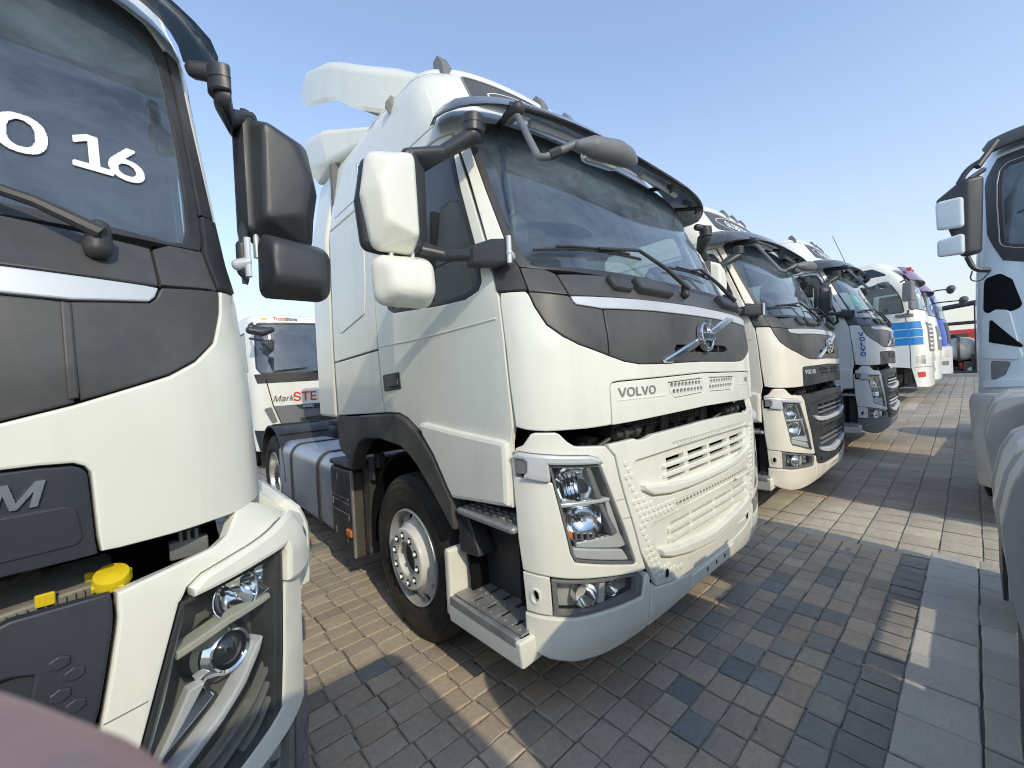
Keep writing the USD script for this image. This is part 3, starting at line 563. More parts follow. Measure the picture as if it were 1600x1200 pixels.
        for s_, r_ in ((1.06, .052), (.91, .034)):
            c = S.at(sg * s_, .632 if s_ > 1 else .628, -.035); n = S.N(np.float64(sg * s_), np.float64(.63))
            bowl = lathe([(.0, .05), (r_ * .5, .045), (r_ * .85, .02), (r_, -.01), (r_ * 1.08, -.012), (r_ * 1.08, .03)], 24)
            x_ = -n; y_ = np.cross([0, 0, 1.0], x_); y_ /= np.linalg.norm(y_); z_ = np.cross(x_, y_)
            obj(fg, "fog_reflector", moved(bowl, c, np.stack([x_, y_, z_], 1)), "lamp_chrome")
        pn("fog_divider", fl(Polygon([(1.0, .58), (.965, .58), (.955, .68), (.985, .685)]), sg), "silver_plastic", off=-.02, depth=.03, bev=.004, h=.03, parent=fg)
        # headlamp
        L = o.get("lamp", LAMP); hs = o.get("house", HOUSE); bzl = o.get("bezel", BEZEL)
        ho = pn("lamp_housing", fl(hs.difference(L.buffer(.003)).difference(bzl.buffer(.002)), sg), LW, depth=.04, bev=.007)
        zz = shapely.union_all([LineString([(.83, 1.02), (.93, 1.025)]).buffer(.0012), LineString([(.80, .93), (.90, .94)]).buffer(.0012)])
        pn("seam", fl(zz.intersection(hs.difference(L.buffer(.012))), sg), "grey_plastic", off=.0006, depth=.001, bev=0, h=.02, parent=ho)
        bm = rnd([(1.343, 1.245), (1.302, 1.243), (1.290, 1.232), (1.293, 1.19), (1.30, 1.182), (1.343, 1.180)], .004)
        be = pn("lamp_bezel", fl(bzl.difference(bm), sg), o.get("bezel_mat", "silver_plastic"), off=.022, depth=.05, bev=.010, h=.025)
        pn("marker_lamp", fl(bm, sg), "lamp_grey", off=.014, depth=.02, bev=.003, h=.02, parent=be)
        hl = pn("headlamp", fl(L.difference(L.buffer(-.010)), sg), o.get("lamp_rim", "lamp_grey"), off=-.002, depth=.10, bev=.002, h=.03)
        pn("headlamp_glass", fl(L.buffer(-.008), sg), "lamp_glass", off=.002, depth=0, h=.05, parent=hl)
        obj(hl, "lamp_back", panel(S, fl(L.buffer(.002), sg), -.105, 0, .05), "lamp_satin" if not o.get("xenon") else "lamp_grey")
        def bowl(s_, z_, r_, back, m="lamp_chrome", n_=28, squash=1.0):
            c = S.at(sg * s_, z_, -.028); n = S.N(np.float64(sg * s_), np.float64(z_)); n = n * [1, 1, .3]; n = n / np.linalg.norm(n)
            x_ = -n; y_ = np.cross([0, 0, 1.0], x_); y_ /= np.linalg.norm(y_); z__ = np.cross(x_, y_)
            pr = [(.012, back), (r_ * .45, back * .9), (r_ * .75, back * .6), (r_ * .93, back * .25), (r_, 0), (r_ * 1.07, -.002), (r_ * 1.07, .03)]
            v, f = lathe(pr, n_); v = v * [1, squash, 1]
            obj(hl, "reflector", moved((v, f), c, np.stack([x_, y_, z__], 1)), m, smooth=50)
            bulb = lathe([(.0, -.012 + back * .3), (.007, -.008 + back * .3), (.008, back)], 12)
            obj(hl, "bulb", moved(bulb, c, np.stack([x_, y_, z__], 1)), "lamp_chrome")
        if not o.get("xenon"):
            bowl(1.092, 1.118, .088, .07, squash=1.05); bowl(1.052, .955, .086, .07, squash=1.05)
            pn("lamp_shelf", fl(Polygon([(1.18, 1.048), (1.17, 1.03), (.90, 1.022), (.905, 1.04)]), sg), "silver_plastic", off=-.012, depth=.05, bev=.005, h=.03, parent=hl)
            pn("lamp_divider", fl(Polygon([(1.03, 1.188), (1.005, 1.188), (.955, 1.045), (.985, 1.045)]).union(Polygon([(.975, 1.02), (.955, 1.02), (.88, .875), (.912, .87)])), sg), "grey_plastic", off=-.006, depth=.05, bev=.003, h=.03, parent=hl)
            pn("lamp_apron", fl(Polygon([(.93, 1.022), (.905, 1.022), (.855, .865), (.815, .80), (.86, .80), (1.10, .852), (1.10, .87), (.90, .865)]), sg), "silver_plastic", off=-.02, depth=.04, bev=.004, h=.03, parent=hl)
            strip = Polygon([(1.145, .925), (1.147, .895), (.875, .822), (.868, .845), (.893, .862)])
            pn("indicator", fl(strip.intersection(sbox(0, 0, 1.112, 2)), sg), "lamp_chrome", off=-.03, depth=.02, bev=.002, h=.02, parent=hl)
            pn("indicator_lens", fl(strip.intersection(sbox(1.112, 0, 2, 2)), sg), "orange_lens", off=-.026, depth=.02, bev=.003, h=.02, parent=hl)
            for k in range(7):
                a = 1.10 - k * .031
                pn("indicator_rib", fl(Polygon([(a, .917 - k * .0085), (a - .008, .915 - k * .0085), (a - .010, .878 - k * .0085), (a - .002, .88 - k * .0085)]), sg), "lamp_grey", off=-.024, depth=.01, bev=0, h=.02, parent=hl)
            pn("lamp_skirt", fl(Polygon([(1.125, .855), (.85, .79), (.81, .735), (.80, .728), (1.112, .808)]), sg), "silver_plastic", off=-.012, depth=.03, bev=.006, h=.03, parent=hl)
            for k in range(5):
                pn("reflector_rib", fl(Polygon([(1.155 - k * .02, 1.17), (1.151 - k * .02, 1.17), (1.135 - k * .02, 1.06), (1.139 - k * .02, 1.06)]), sg), "lamp_chrome", off=-.03, depth=.03, bev=0, h=.03, parent=hl)
        else:
            o["xenon"](S, hl, sg, pn, bowl)
    # --- roof
    rf = pn("roof", ROOFS.difference(SIGN.buffer(.004)), W, depth=.03, h=.06, bev=.008)
    ss = np.concatenate([np.linspace(-3.49, -1.5, 14), np.linspace(-1.45, 1.45, 60), np.linspace(1.5, 3.49, 14)])
    base = S.P(ss, np.full_like(ss, 3.45)); cy = 1.7; rings = []
    for k, dz in ((1, 0), (.985, .035), (.95, .065), (.88, .09), (.75, .115), (.5, .135), (.02, .145)):
        q = base.copy(); q[:, 0] *= k; q[:, 1] = cy + (q[:, 1] - cy) * k; q[:, 2] += dz; rings.append(q)
    V = np.vstack(rings); n = len(ss); F = []
    for i in range(len(rings) - 1):
        j = np.arange(n); A, Bq = i * n + j, i * n + (j + 1) % n
        F += [np.stack([A, Bq, Bq + n], 1), np.stack([A, Bq + n, A + n], 1)]
    obj(rf, "roof_top", (V, np.vstack(F)), W, smooth=45)
    sgn = pn("roof_sign", SIGN, o.get("sign_mat", "panel_plastic"), off=-.006, depth=.02, bev=.006, h=.05)
    pn("sign_frame", SIGN.buffer(.012).difference(SIGN.buffer(-.006)), "white_letter" if o.get("sign_light") else "grey_plastic", off=.002, depth=.012, bev=.003, h=.04, parent=sgn)
    oval = affinity.scale(Point(0, 3.272).buffer(.118, 40), 7.6, 1)
    pn("sign_outline", oval.difference(affinity.scale(Point(0, 3.272).buffer(.112, 40), 7.9, 1)), "white_letter", off=-.004, depth=.003, bev=0, h=.04, parent=sgn)
    obj(sgn, "sign_lettering", wraptext(S, "GLOBETROTTER", .085, -.70, 3.225, -.005, .003, True, stretch=1.16), "white_letter", smooth=False)
    for sg in (-1, 1):
        pn("roof_pressing", fl(ROOFP, sg), W, off=.005, depth=.006, bev=.005, parent=rf)
    for s_ in (-1.10, -.26, .08, .42, 1.14):
        c = S.at(s_, 3.44); y0, z0 = c[1] + .0, c[2]
        cs = Polygon([(y0, z0 - .03), (y0 + .11, z0 + .01), (y0 + .11, z0 + .115), (y0 + .06, z0 + .13), (y0 + .015, z0 + .06)])
        ml = obj(T, "roof_marker", extr(cs, c[0] - .034, c[0] + .034, 0), "grey_plastic", smooth=False)
    if o.get("visor", True):
        tt = np.linspace(-1, 1, 61); V = []
        prof = [(a, 0) for a in np.linspace(0, 1, 9)] + [(a, 1) for a in np.linspace(1, 0, 9)]
        end = np.clip((1 - np.abs(tt)) / .10, 0, 1) ** .5
        for a, inner in prof:
            zt, zb = 3.12 - .11 * tt ** 2, 2.825 - .0 * tt; zm = .55 * zb + .45 * zt
            z = zm + (zb + (zt - zb) * a - zm) * (.35 + .65 * end)
            off = (.16 - .05 * tt ** 4) * (1 - a) ** .8 + .035 - inner * .012
            V.append(S.at(1.345 * tt, z, off * (.45 + .55 * end)))
        V = np.stack(V, 1).reshape(-1, 3); k = len(prof); F = []
        for i in range(60):
            for j in range(k):
                a, b = i * k + j, i * k + (j + 1) % k; F += [[a, a + k, b + k], [a, b + k, b]]
        F += [[0, j, j + 1] for j in range(1, k - 1)] + [[60 * k, 60 * k + j + 1, 60 * k + j] for j in range(1, k - 1)]
        vz = obj(T, "sun_visor", (V, np.array(F)), "smoked_acrylic", smooth=50)
        for s_ in (-1.0, -.30, .45, 1.0):
            a = S.at(s_, 2.835, .15); b = S.at(s_, 2.93, .0)
            obj(vz, "visor_bracket", cat(hull([(*a, .016), (*b, .016)], 8), hull([(*(a + [-.03, 0, .0]), .014), (*(a + [.03, 0, 0]), .014), (*(a + [0, .03, -.03]), .012)], 8)), "black_plastic")
        sr_ = np.linspace(-1.02, 1.05, 30); obj(vz, "visor_rail", tube(S.at(sr_, np.full(30, 2.842), .165), .016, 8), "black_plastic")
        for a, b in ((-.88, -.42), (.10, .62)):
            obj(vz, "blind_tube", tube(S.at(np.linspace(a, b, 8), np.full(8, 2.865), .09), .022, 12), "silver_plastic")
    if o.get("front_mirror", True):
        fm = obj(T, "kerb_mirror", hull([(-1.06, .03, 2.532 + zo, .022), (-1.0, .0, 2.53 + zo, .044), (-.88, -.02, 2.54 + zo, .05), (-.80, -.02, 2.545 + zo, .044), (-.74, -.02, 2.545 + zo, .022)], 20), "grey_plastic")
        arm = np.array([(-1.02, .50, 2.86), (-1.04, .42, 2.845), (-1.06, .38, 2.82), (-1.185, .15, 2.50), (-1.19, .125, 2.482), (-1.175, .11, 2.482), (-1.06, .04, 2.545)]) + [0, 0, zo]
        obj(fm, "kerb_mirror_arm", tube(arm, .0155, 10), "grey_plastic"); obj(fm, "arm_clamp", tube([arm[5] + (arm[6] - arm[5]) * .1, arm[5] + (arm[6] - arm[5]) * .42], .021, 8), "mirror_plastic")
        obj(fm, "arm_bracket", hull([(*(arm[0] + [0, 0, .02]), .03), (*(arm[1] + [0, -.02, .03]), .035)], 10), "black_plastic")
        obj(fm, "kerb_mirror_face", hull([(-1.0, .035, 2.515 + zo, .034), (-.84, .025, 2.525 + zo, .034)], 12), "mirror_glass")
    # --- sides
    for sg in (-1, 1):
        if o.get("plain_side") and sg > 0: continue
        d = pn("door", fl(DOOR.difference(DOORW.buffer(.022)), sg), W, depth=.03, bev=.005)
        pn("door_lower", fl(DOORLOW.buffer(-.002), sg), LW, off=.030, depth=.045, bev=.022, parent=d)
        pn("window_seal", fl(DOORW.buffer(.020).difference(DOORW.buffer(-.006)), sg), "black_plastic", off=-.002, depth=.02, bev=.003, h=.04, parent=d)
        pn("door_glass", fl(DOORW, sg), "side_glass", off=-.012, depth=0, h=.08, parent=d)
        pn("door_crease", fl(LineString([(1.40, 1.862), (2.0, 1.842), (2.655, 1.838)]).buffer(.004), sg), W, off=.0035, depth=.004, bev=.003, h=.03, parent=d)
        hd = pn("door_handle", fl(rnd([(2.612, 1.652), (2.382, 1.664), (2.364, 1.56), (2.598, 1.543)], .012), sg), "black_plastic", off=.006, depth=.02, bev=.005, h=.03, parent=d)
        pn("handle_grip", fl(rnd([(2.54, 1.642), (2.395, 1.648), (2.385, 1.576), (2.53, 1.567)], .01), sg), "mirror_plastic", off=.016, depth=.02, bev=.008, h=.02, parent=d)
        pn("sleeper_side", fl(SLEEPU, sg), W, depth=.03, bev=.006)
        pn("sleeper_lower", fl(SLEEPL, sg), W, depth=.03, bev=.006)
        pn("sleeper_pressing", fl(rnd(SLEEPW, .03), sg), W, off=.006, depth=.008, bev=.006)
        pn("rear_skirt", fl(REARLOW, sg), "flare_plastic", off=.01, depth=.04, bev=.006)
        pn("wheel_arch", fl(FLARE, sg), "flare_plastic", off=.03, depth=.10, bev=.014, h=.03)
        f = (lambda m: moved(m, (0, 0, zo))) if sg < 0 else (lambda m: moved(mir(m), (0, 0, zo)))
        obj(T, "side_fairing", f(cat(hull([(-1.215, 2.54, 1.36, .03), (-1.20, 2.93, 1.36, .03), (-1.215, 2.54, 2.82, .03), (-1.20, 2.93, 2.82, .03), (-1.10, 2.54, 3.40, .03), (-1.09, 2.93, 3.38, .03)], 10),)), W)
        if o.get("collar", True):
            obj(T, "air_collar", f(hull([(-1.15, 2.50, 3.47, .06), (-1.16, 2.55, 3.66, .07), (-1.16, 2.90, 3.74, .08), (-1.16, 3.00, 3.62, .06), (-1.10, 2.95, 3.50, .05), (-1.05, 1.75, 3.40, .03), (-.9, 2.5, 3.44, .05), (-.9, 2.95, 3.70, .06)], 18)), W)
        # steps
        st = obj(T, "step", f(cat(rbox(-1.30, -.95, .80, .85, .37, .72, .015), rbox(-.99, -.94, .26, .84, .38, .79, .015), hull([(-1.295, .27, .375, .012), (-1.295, .80, .365, .012), (-1.305, .27, .47, .012), (-1.305, .80, .47, .012), (-.97, .27, .39, .012), (-.97, .80, .39, .012), (-.97, .27, .46, .012), (-.97, .80, .46, .012)], 8))), LW)
        plate = m3.Manifold.cube((.30, .50, .012)).translate((-1.285, .285, .484))
        slots = [m3.Manifold.batch_hull([m3.Manifold.cylinder(.1, .014, .014, 10, True).translate((x + dx, y, .49)) for dx in (-.022, .022)]) for x in (-1.22, -1.12, -1.03) for y in (.36, .46, .56, .66)]
        obj(st, "tread_plate", f(plate - m3.Manifold.batch_boolean(slots, m3.OpType.Add)), "step_aluminium", smooth=False)
        obj(st, "tread_void", f(rbox(-1.29, -.98, .28, .79, .472, .4815, .002)), "void_dark")
        obj(st, "tread_edge", f(rbox(-1.318, -1.29, .285, .785, .452, .494, .006)), "step_aluminium")
        studs = [moved(lathe([(.008, 0), (.007, -.006), (.0, -.007)], 8), (0, 0, 0), np.array([[0, 0, 1], [0, 1, 0], [-1, 0, 0.0]]).T) for _ in (0,)]
        obj(st, "tread_stud", f(cat(*[moved(m3.Manifold.cylinder(.006, .007, .005, 8), (x, y, .494)) for x in (-1.26, -1.17, -1.075) for y in np.arange(.32, .76, .05)])), "step_aluminium", kind="stuff")
        us = obj(T, "upper_step", f(hull([(-1.255, .34, .925, .018), (-1.255, .74, .93, .018), (-1.12, .34, .93, .016), (-1.12, .74, .935, .016)], 10)), "step_aluminium")
        obj(us, "grip_teeth", f(cat(*[rbox(x, x + .014, y, y + .03, .945, .956, .003) for x in (-1.235, -1.20, -1.165) for y in np.arange(.37, .72, .055)])), "step_aluminium", kind="stuff")
        obj(T, "step_well", f(cat(rbox(-1.09, -1.05, .26, 1.0, .40, 1.35, .01), rbox(-1.22, -1.06, .74, .80, .70, .90, .01))), "black_plastic")
        obj(T, "arch_end", f(hull([(-1.24, .76, .72, .012), (-1.22, .64, .72, .012), (-1.24, .76, .88, .012), (-1.22, .72, .90, .012), (-1.13, .76, .72, .012), (-1.13, .64, .72, .012), (-1.13, .76, .88, .012)], 8)), "black_plastic")
        mirrors(T, sg, o, zo, o.get("mirror", W))
    # --- inside
    obj(T, "cab_lining", cat(panel(S, sym([(0, 1.40), (1.28, 1.40), (1.30, 2.03), (0, 2.06)]), -.05, 0, .08), panel(S, shapely.union_all([fl(Polygon([(1.3, 1.42), (3.45, 1.42), (3.45, 3.4), (1.25, 3.4), (1.25, 2.86), (1.3, 2.2)]).difference(DOORW.buffer(.004)), g) for g in (-1, 1)]), -.04, 0, .09),
        panel(S, sym([(0, 2.95), (1.2, 2.9), (1.25, 3.42), (0, 3.42)]), -.05, 0, .08)), "cab_lining", smooth=False)
    z_ = zo
    obj(T, "cab_floor", cat(rbox(-1.2, 1.2, .5, 2.42, 1.38 + z_, 1.44 + z_), rbox(-1.2, 1.2, 2.40, 2.46, 1.0 + z_, 3.40 + z_), rbox(-1.15, 1.15, .9, 2.42, 2.95 + z_, 2.99 + z_)), "cab_lining")
    dash = obj(T, "dashboard", cat(hull([(-1.1, .36, 1.98 + z_, .03), (1.1, .36, 1.98 + z_, .03), (-1.12, .72, 2.02 + z_, .05), (1.12, .72, 2.02 + z_, .05), (-1.1, .8, 1.7 + z_, .04), (1.1, .8, 1.7 + z_, .04)])), "black_plastic")
    for x in (-.62, .66):
        s_ = obj(T, "seat", cat(hull([(x - .2, 1.25, 1.80 + z_, .07), (x + .2, 1.25, 1.80 + z_, .07), (x - .2, 1.70, 1.76 + z_, .07), (x + .2, 1.70, 1.76 + z_, .07)]), hull([(x - .2, 1.72, 1.8 + z_, .07), (x + .2, 1.72, 1.8 + z_, .07), (x - .17, 1.86, 2.42 + z_, .06), (x + .17, 1.86, 2.42 + z_, .06)])), "seat_fabric")
        obj(s_, "headrest", hull([(x - .1, 1.88, 2.58 + z_, .06), (x + .1, 1.88, 2.58 + z_, .06), (x - .1, 1.88, 2.66 + z_, .05), (x + .1, 1.88, 2.66 + z_, .05)]), "seat_fabric")
    th = np.linspace(0, 2 * np.pi, 33); R_ = rot([1, 0, 0], -32)
    obj(T, "steering_wheel", cat(tube(np.stack([-.62 + .23 * np.cos(th), 0 * th, .23 * np.sin(th)], 1) @ R_.T + [0, .98, 2.06 + z_] , .016, 8), tube([(-.62, .98, 2.06 + z_), (-.62, .8, 1.9 + z_)], .04)), "black_plastic")
    for a, b in ((-1.1, -.4), (.45, 1.1)): obj(T, "curtain", rbox(a, b, 2.30, 2.36, 1.9 + z_, 2.9 + z_, .02), "curtain_fabric")
    if o.get("mirror_stalk", True):
        k = obj(T, "inside_mirror", hull([(-.92, .62, 2.34 + z_, .035), (-.86, .62, 2.42 + z_, .05), (-.90, .62, 2.44 + z_, .04), (-.83, .62, 2.36 + z_, .03)]), "black_plastic")
        obj(k, "mirror_stalk", tube([(-.88, .63, 2.44 + z_), (-.88, .66, 2.66 + z_), (-.92, .68, 2.86 + z_)], .011), "grey_plastic")
    if o.get("year"):
        obj(T, "year_digits", wraptext(S, o["year"], .085, *o.get("year_at", (.70, 2.38)), -.008, .001, True, stretch=1.15), "white_letter", label="white year digits stuck on the windscreen", smooth=False)
    if o.get("year_list"):
        obj(T, "year_digits", cat(*[wraptext(S, c_, h_, s_, z_, -.008, .001, True, stretch=1.12) for c_, s_, z_, h_ in o["year_list"]]), "white_letter", label="white year digits stuck on the windscreen", smooth=False)
    # --- engine bay behind the gap
    if o.get("bay", True):
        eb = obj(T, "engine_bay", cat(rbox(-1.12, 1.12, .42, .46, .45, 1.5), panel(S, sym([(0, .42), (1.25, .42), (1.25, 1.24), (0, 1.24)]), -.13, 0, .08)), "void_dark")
        obj(eb, "radiator", cat(rbox(-.42, .56, .30, .36, .62, 1.345), *[rbox(-.42, .56, .285, .305, z, z + .006, .002) for z in np.arange(.66, 1.34, .022)], *[rbox(x, x + .006, .283, .305, .62, 1.34, .002) for x in np.arange(-.40, .55, .05)]), "radiator_metal")
        for a, b in ((-.72, -.5), (.62, .85)):
            obj(eb, "pivot", cat(tube([(a, .16, 1.285), (b, .16, 1.29)], .022, 12), tube([(a + .05, .16, 1.285), (a + .08, .16, 1.285)], .036, 14), tube([(b - .07, .16, 1.287), (b - .03, .16, 1.289)], .034, 14), tube([(b, .18, 1.29), (b + .09, .24, 1.30), (b + .12, .30, 1.25)], .016, 8), tube([(a - .1, .22, 1.22), (a - .02, .18, 1.27), (a + .1, .26, 1.24), (a + .2, .3, 1.30)], .012, 8)), "engine_metal")
        for k in range(10):
            x = -.95 + .19 * k + .03 * math.sin(k * 7.0)
            obj(eb, "engine_part", cat(rbox(x - .05, x + .04, .26, .36, 1.16, 1.22 + .05 * (k % 3), .012), tube([(x, .2, 1.22), (x + .07, .24, 1.26), (x + .16, .3, 1.24)], .01, 6)), "engine_metal")
    if o.get("bay_bits"):
        fx = lambda a: S.zoff * 0 + np.array(a)
        cap = obj(eb, "filler_cap", moved(cat(lathe([(.0, .012), (.018, .012), (.026, .004), (.030, -.006), (.034, -.006), (.034, .0), (.030, .016), (.0, .02)], 32, axis=2), *[rbox(.030 * math.cos(a) - .006, .030 * math.cos(a) + .006, .030 * math.sin(a) - .006, .030 * math.sin(a) + .006, -.010, .004, .002) for a in (.4, 2.0, 3.6, 5.2)]), (.918, .15, 1.192), rot([1, 0, 0], 28)), "yellow_plastic", label="yellow filler cap")
        obj(eb, "filler_tab", rbox(.80, .83, .165, .175, 1.165, 1.192, .003), "yellow_plastic"); obj(eb, "filler_tab", rbox(.872, .888, .19, .20, 1.185, 1.205, .003), "yellow_plastic")
        obj(eb, "reservoir", cat(hull([(.70, .19, 1.10, .012), (.90, .19, 1.12, .012), (.72, .19, 1.155, .012), (.89, .19, 1.175, .012), (.70, .30, 1.10, .012), (.90, .30, 1.12, .012), (.74, .30, 1.19, .012), (.90, .30, 1.20, .012)], 8), *[rbox(x, x + .004, .170, .18, 1.10 + (x - .7) * .1, 1.155 + (x - .7) * .12, .001) for x in np.arange(.715, .89, .014)]), "reservoir_plastic")
        obj(eb, "connector", cat(*[rbox(1.04 + .016 * i, 1.048 + .016 * i, .20, .21, 1.22, 1.25, .002) for i in range(3)], rbox(1.02, 1.10, .20, .23, 1.18, 1.225, .004)), "grey_plastic")
    # --- chassis
    ch = obj(T, "chassis", cat(rbox(-.48, -.40, .5, 5.9, .72, .98), rbox(.40, .48, .5, 5.9, .72, .98), rbox(-.8, .8, 1.30, 1.42, .42, .56), *[rbox(-.42, .42, y, y + .08, .76, .92) for y in (1.9, 2.8, 3.7, 4.6, 5.7)], rbox(-.35, .35, .6, 1.9, .55, 1.3), rbox(-1.0, 1.0, 4.8, 4.94, .44, .58)), "chassis_steel")
    obj(ch, "coupling", extr(Polygon([(-.5, 4.2), (.5, 4.2), (.5, 5.0), (.15, 5.3), (.12, 4.9), (-.12, 4.9), (-.15, 5.3), (-.5, 5.0)]), 1.05, 1.12, 2), "chassis_steel")
    for sg in (-1, 1):
        wheel(T, sg * 1.235, 1.355, sg, True, paintmat=o.get("wheel", "wheel_paint"), turn=o.get("turn", 0))
        f = (lambda m: m) if sg < 0 else mir
        if o.get("tail", True):
            wheel(T, sg * 1.23, 4.87, sg, False, name="rear_wheel")
            arc = [(4.87 + .60 * math.cos(a), .56 + .58 * math.sin(a)) for a in np.linspace(math.pi * 1.02, -.05, 22)]; arc2 = [(4.87 + .58 * math.cos(a), .56 + .56 * math.sin(a)) for a in np.linspace(-.05, math.pi * 1.02, 22)]
            g = obj(T, "rear_mudguard", f(extr(Polygon(arc + arc2), -1.24, -.62, 0)), "black_plastic")
            obj(g, "guard_rib", f(cat(*[extr(Polygon([(4.87 + .60 * math.cos(a), .56 + .58 * math.sin(a)), (4.87 + .612 * math.cos(a), .56 + .592 * math.sin(a)), (4.87 + .612 * math.cos(a + .08), .56 + .592 * math.sin(a + .08)), (4.87 + .60 * math.cos(a + .08), .56 + .58 * math.sin(a + .08))]), -1.22, -.66, 0) for a in (.6, 1.1, 1.6, 2.1, 2.6)])), "black_plastic")
        if o.get("tank", True):
            prof = rnd([(-1.235, .27), (-.62, .27), (-.62, .97), (-1.235, .97)], .13)
            tk = obj(T, "fuel_tank", f(extr(prof, 2.72, 4.50, 1)), "tank_aluminium", smooth=30)
            for y in (3.05, 3.95):
                obj(tk, "tank_strap", f(extr(prof.buffer(.012).difference(prof.buffer(-.004)), y, y + .055, 1)), "black_plastic")
            obj(tk, "tank_cap", f(tube([(-.95, 2.95, .96), (-.95, 2.95, 1.02)], .06, 16)), "chassis_steel")
            bx = obj(T, "battery_box", f(cat(rbox(-1.25, -.65, 2.20, 2.70, .24, .92, .02), rbox(-1.25, -.64, 2.18, 2.72, .93, .975, .02))), "chassis_steel")
            obj(bx, "box_edge", f(rbox(-1.262, -1.24, 2.195, 2.225, .25, .93, .006)), "step_aluminium")
            obj(bx, "box_holes", f(cat(*[rbox(-1.253, -1.249, y, y + .022, z, z + .055, .001) for y, z in ((2.52, .82), (2.64, .60), (2.30, .52), (2.60, .36), (2.34, .34))], *[rbox(-1.253, -1.249, y, y + .02, z, z + .008, .001) for y in np.arange(2.3, 2.66, .045) for z in (.68, .645, .56)])), "step_aluminium")
            obj(bx, "side_reflector", f(rbox(-1.272, -1.245, 2.24, 2.34, .405, .455, .006)), "orange_lens")
            obj(T, "inner_guard", f(cat(hull([(-1.17, 2.10, .30, .015), (-.75, 2.10, .30, .015), (-1.17, 2.02, .92, .015), (-.75, 2.02, .92, .015), (-1.17, 2.15, .98, .015), (-.75, 2.15, .98, .015), (-1.17, 2.17, .3, .01), (-.75, 2.17, .3, .01)], 8), rbox(-1.19, -1.165, 1.95, 2.03, .88, 1.05, .008), rbox(-1.16, -1.10, 1.92, 2.0, .97, 1.08, .01))), "flare_plastic")
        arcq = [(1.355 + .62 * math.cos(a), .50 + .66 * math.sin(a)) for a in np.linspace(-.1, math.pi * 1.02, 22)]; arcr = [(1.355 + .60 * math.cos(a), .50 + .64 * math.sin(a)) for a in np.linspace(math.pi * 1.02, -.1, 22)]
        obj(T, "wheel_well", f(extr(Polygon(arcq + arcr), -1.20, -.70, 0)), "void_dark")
    if o.get("deflector"):
        secs = [(1.25, 3.56, 3.50, .90), (1.70, 3.86, 3.53, 1.02), (2.2, 4.15, 3.80, 1.08), (2.55, 4.37, 4.05, 1.10), (2.72, 4.46, 4.12, 1.11), (3.2, 4.66, 4.32, 1.11), (3.45, 4.66, 4.47, 1.08)]
        V = []
        for y, zt, zb, w in secs:
            r = min(.10, (zt - zb) * .5); a = np.linspace(0, np.pi / 2, 6)
            left = [(-w, zb)] + [(-w + r - r * math.cos(b), zt - r + r * math.sin(b)) for b in a]
            V.append([(x, y, z) for x, z in left + [(-x, z) for x, z in left[::-1]]])
        k = len(V[0]); o_ = np.array(V).reshape(-1, 3); inn = o_ * [.97, 1, 1] - [0, 0, .025]; F = []; n = len(o_)
        for i in range(len(secs) - 1):
            for j in range(k - 1):
                a, b = i * k + j, i * k + j + 1; F += [[a, b, b + k], [a, b + k, a + k], [n + a, n + b + k, n + b], [n + a, n + a + k, n + b + k]]
            for j in (0, k - 1):
                a = i * k + j; F += [[a, a + k, n + a + k], [a, n + a + k, n + a]]
        for i in (0, len(secs) - 1):
            for j in range(k - 1): a = i * k + j; F += [[a, a + 1, n + a + 1], [a, n + a + 1, n + a]]
        mm = trimesh.Trimesh(np.vstack([o_, inn]), np.array(F), process=False); mm.fix_normals()
        df = obj(T, "roof_deflector", mm, W, smooth=50)
    return T, S
# ------------------------------------------------------------------ ground
def gz(x):
    """The yard rises gently beyond the second truck."""
    return np.interp(x, [6.0, 9.2, 15.0, 26.0], [0, .15, .40, .55])
def ground():
    xs = np.concatenate([[-400, -60, -12], np.linspace(-6, 30, 73), [40, 80, 400, 1500]]); ys = np.concatenate([[-400, -60], np.linspace(-9, 14, 47), [60, 400, 1500]])
    X, Y = np.meshgrid(xs, ys); n = len(xs)
    V = np.stack([X.ravel(), Y.ravel(), gz(X.ravel()) - .012], 1)
    i, j = np.meshgrid(np.arange(len(ys) - 1), np.arange(n - 1), indexing="ij"); a = (i * n + j).ravel()
    F = np.vstack([np.stack([a, a + 1, a + n + 1], 1), np.stack([a, a + n + 1, a + n], 1)])
    meta(stage.GetPrimAtPath(obj("/World", "ground", (V, F), "yard_base")), "dusty grey brown yard floor under the parked trucks, joint sand and far paving", None, kind="structure")
mat("yard_base", {"ge": ("geometry", {}), "mp": ("mapping", {"scale": (1, 1, 1)}), "br": ("brick_texture", {"scale": 1.0, "color1": (0.36, 0.33, 0.28), "color2": (0.29, 0.27, 0.235), "mortar": (0.13, 0.12, 0.105), "mortar_size": 0.012, "brick_width": 0.28, "row_height": 0.24, "mortar_smooth": 0.3, "offset": 0.0}),
    "n": ("noise_texture", {"scale": 1.3, "detail": 8, "roughness": 0.65}), "r": ("map_range", {"from_min": 0.3, "from_max": 0.75, "to_min": 0.72, "to_max": 1.15}),
    "m": ("mix_color", {"blend_type": "multiply", "fac": 1.0}), "cx": ("combine_xyz", {}), "p": ("principled_bsdf", {"roughness": 0.85, "specular_ior_level": 0.25})},
    [("ge.position", "mp.vector"), ("mp.vector", "br.vector"), ("ge.position", "n.vector"), ("n.fac", "r.value"), ("r.result", "cx.x"), ("r.result", "cx.y"), ("r.result", "cx.z"), ("br.color", "m.a"), ("cx.vector", "m.b"), ("m.result", "p.base_color")])
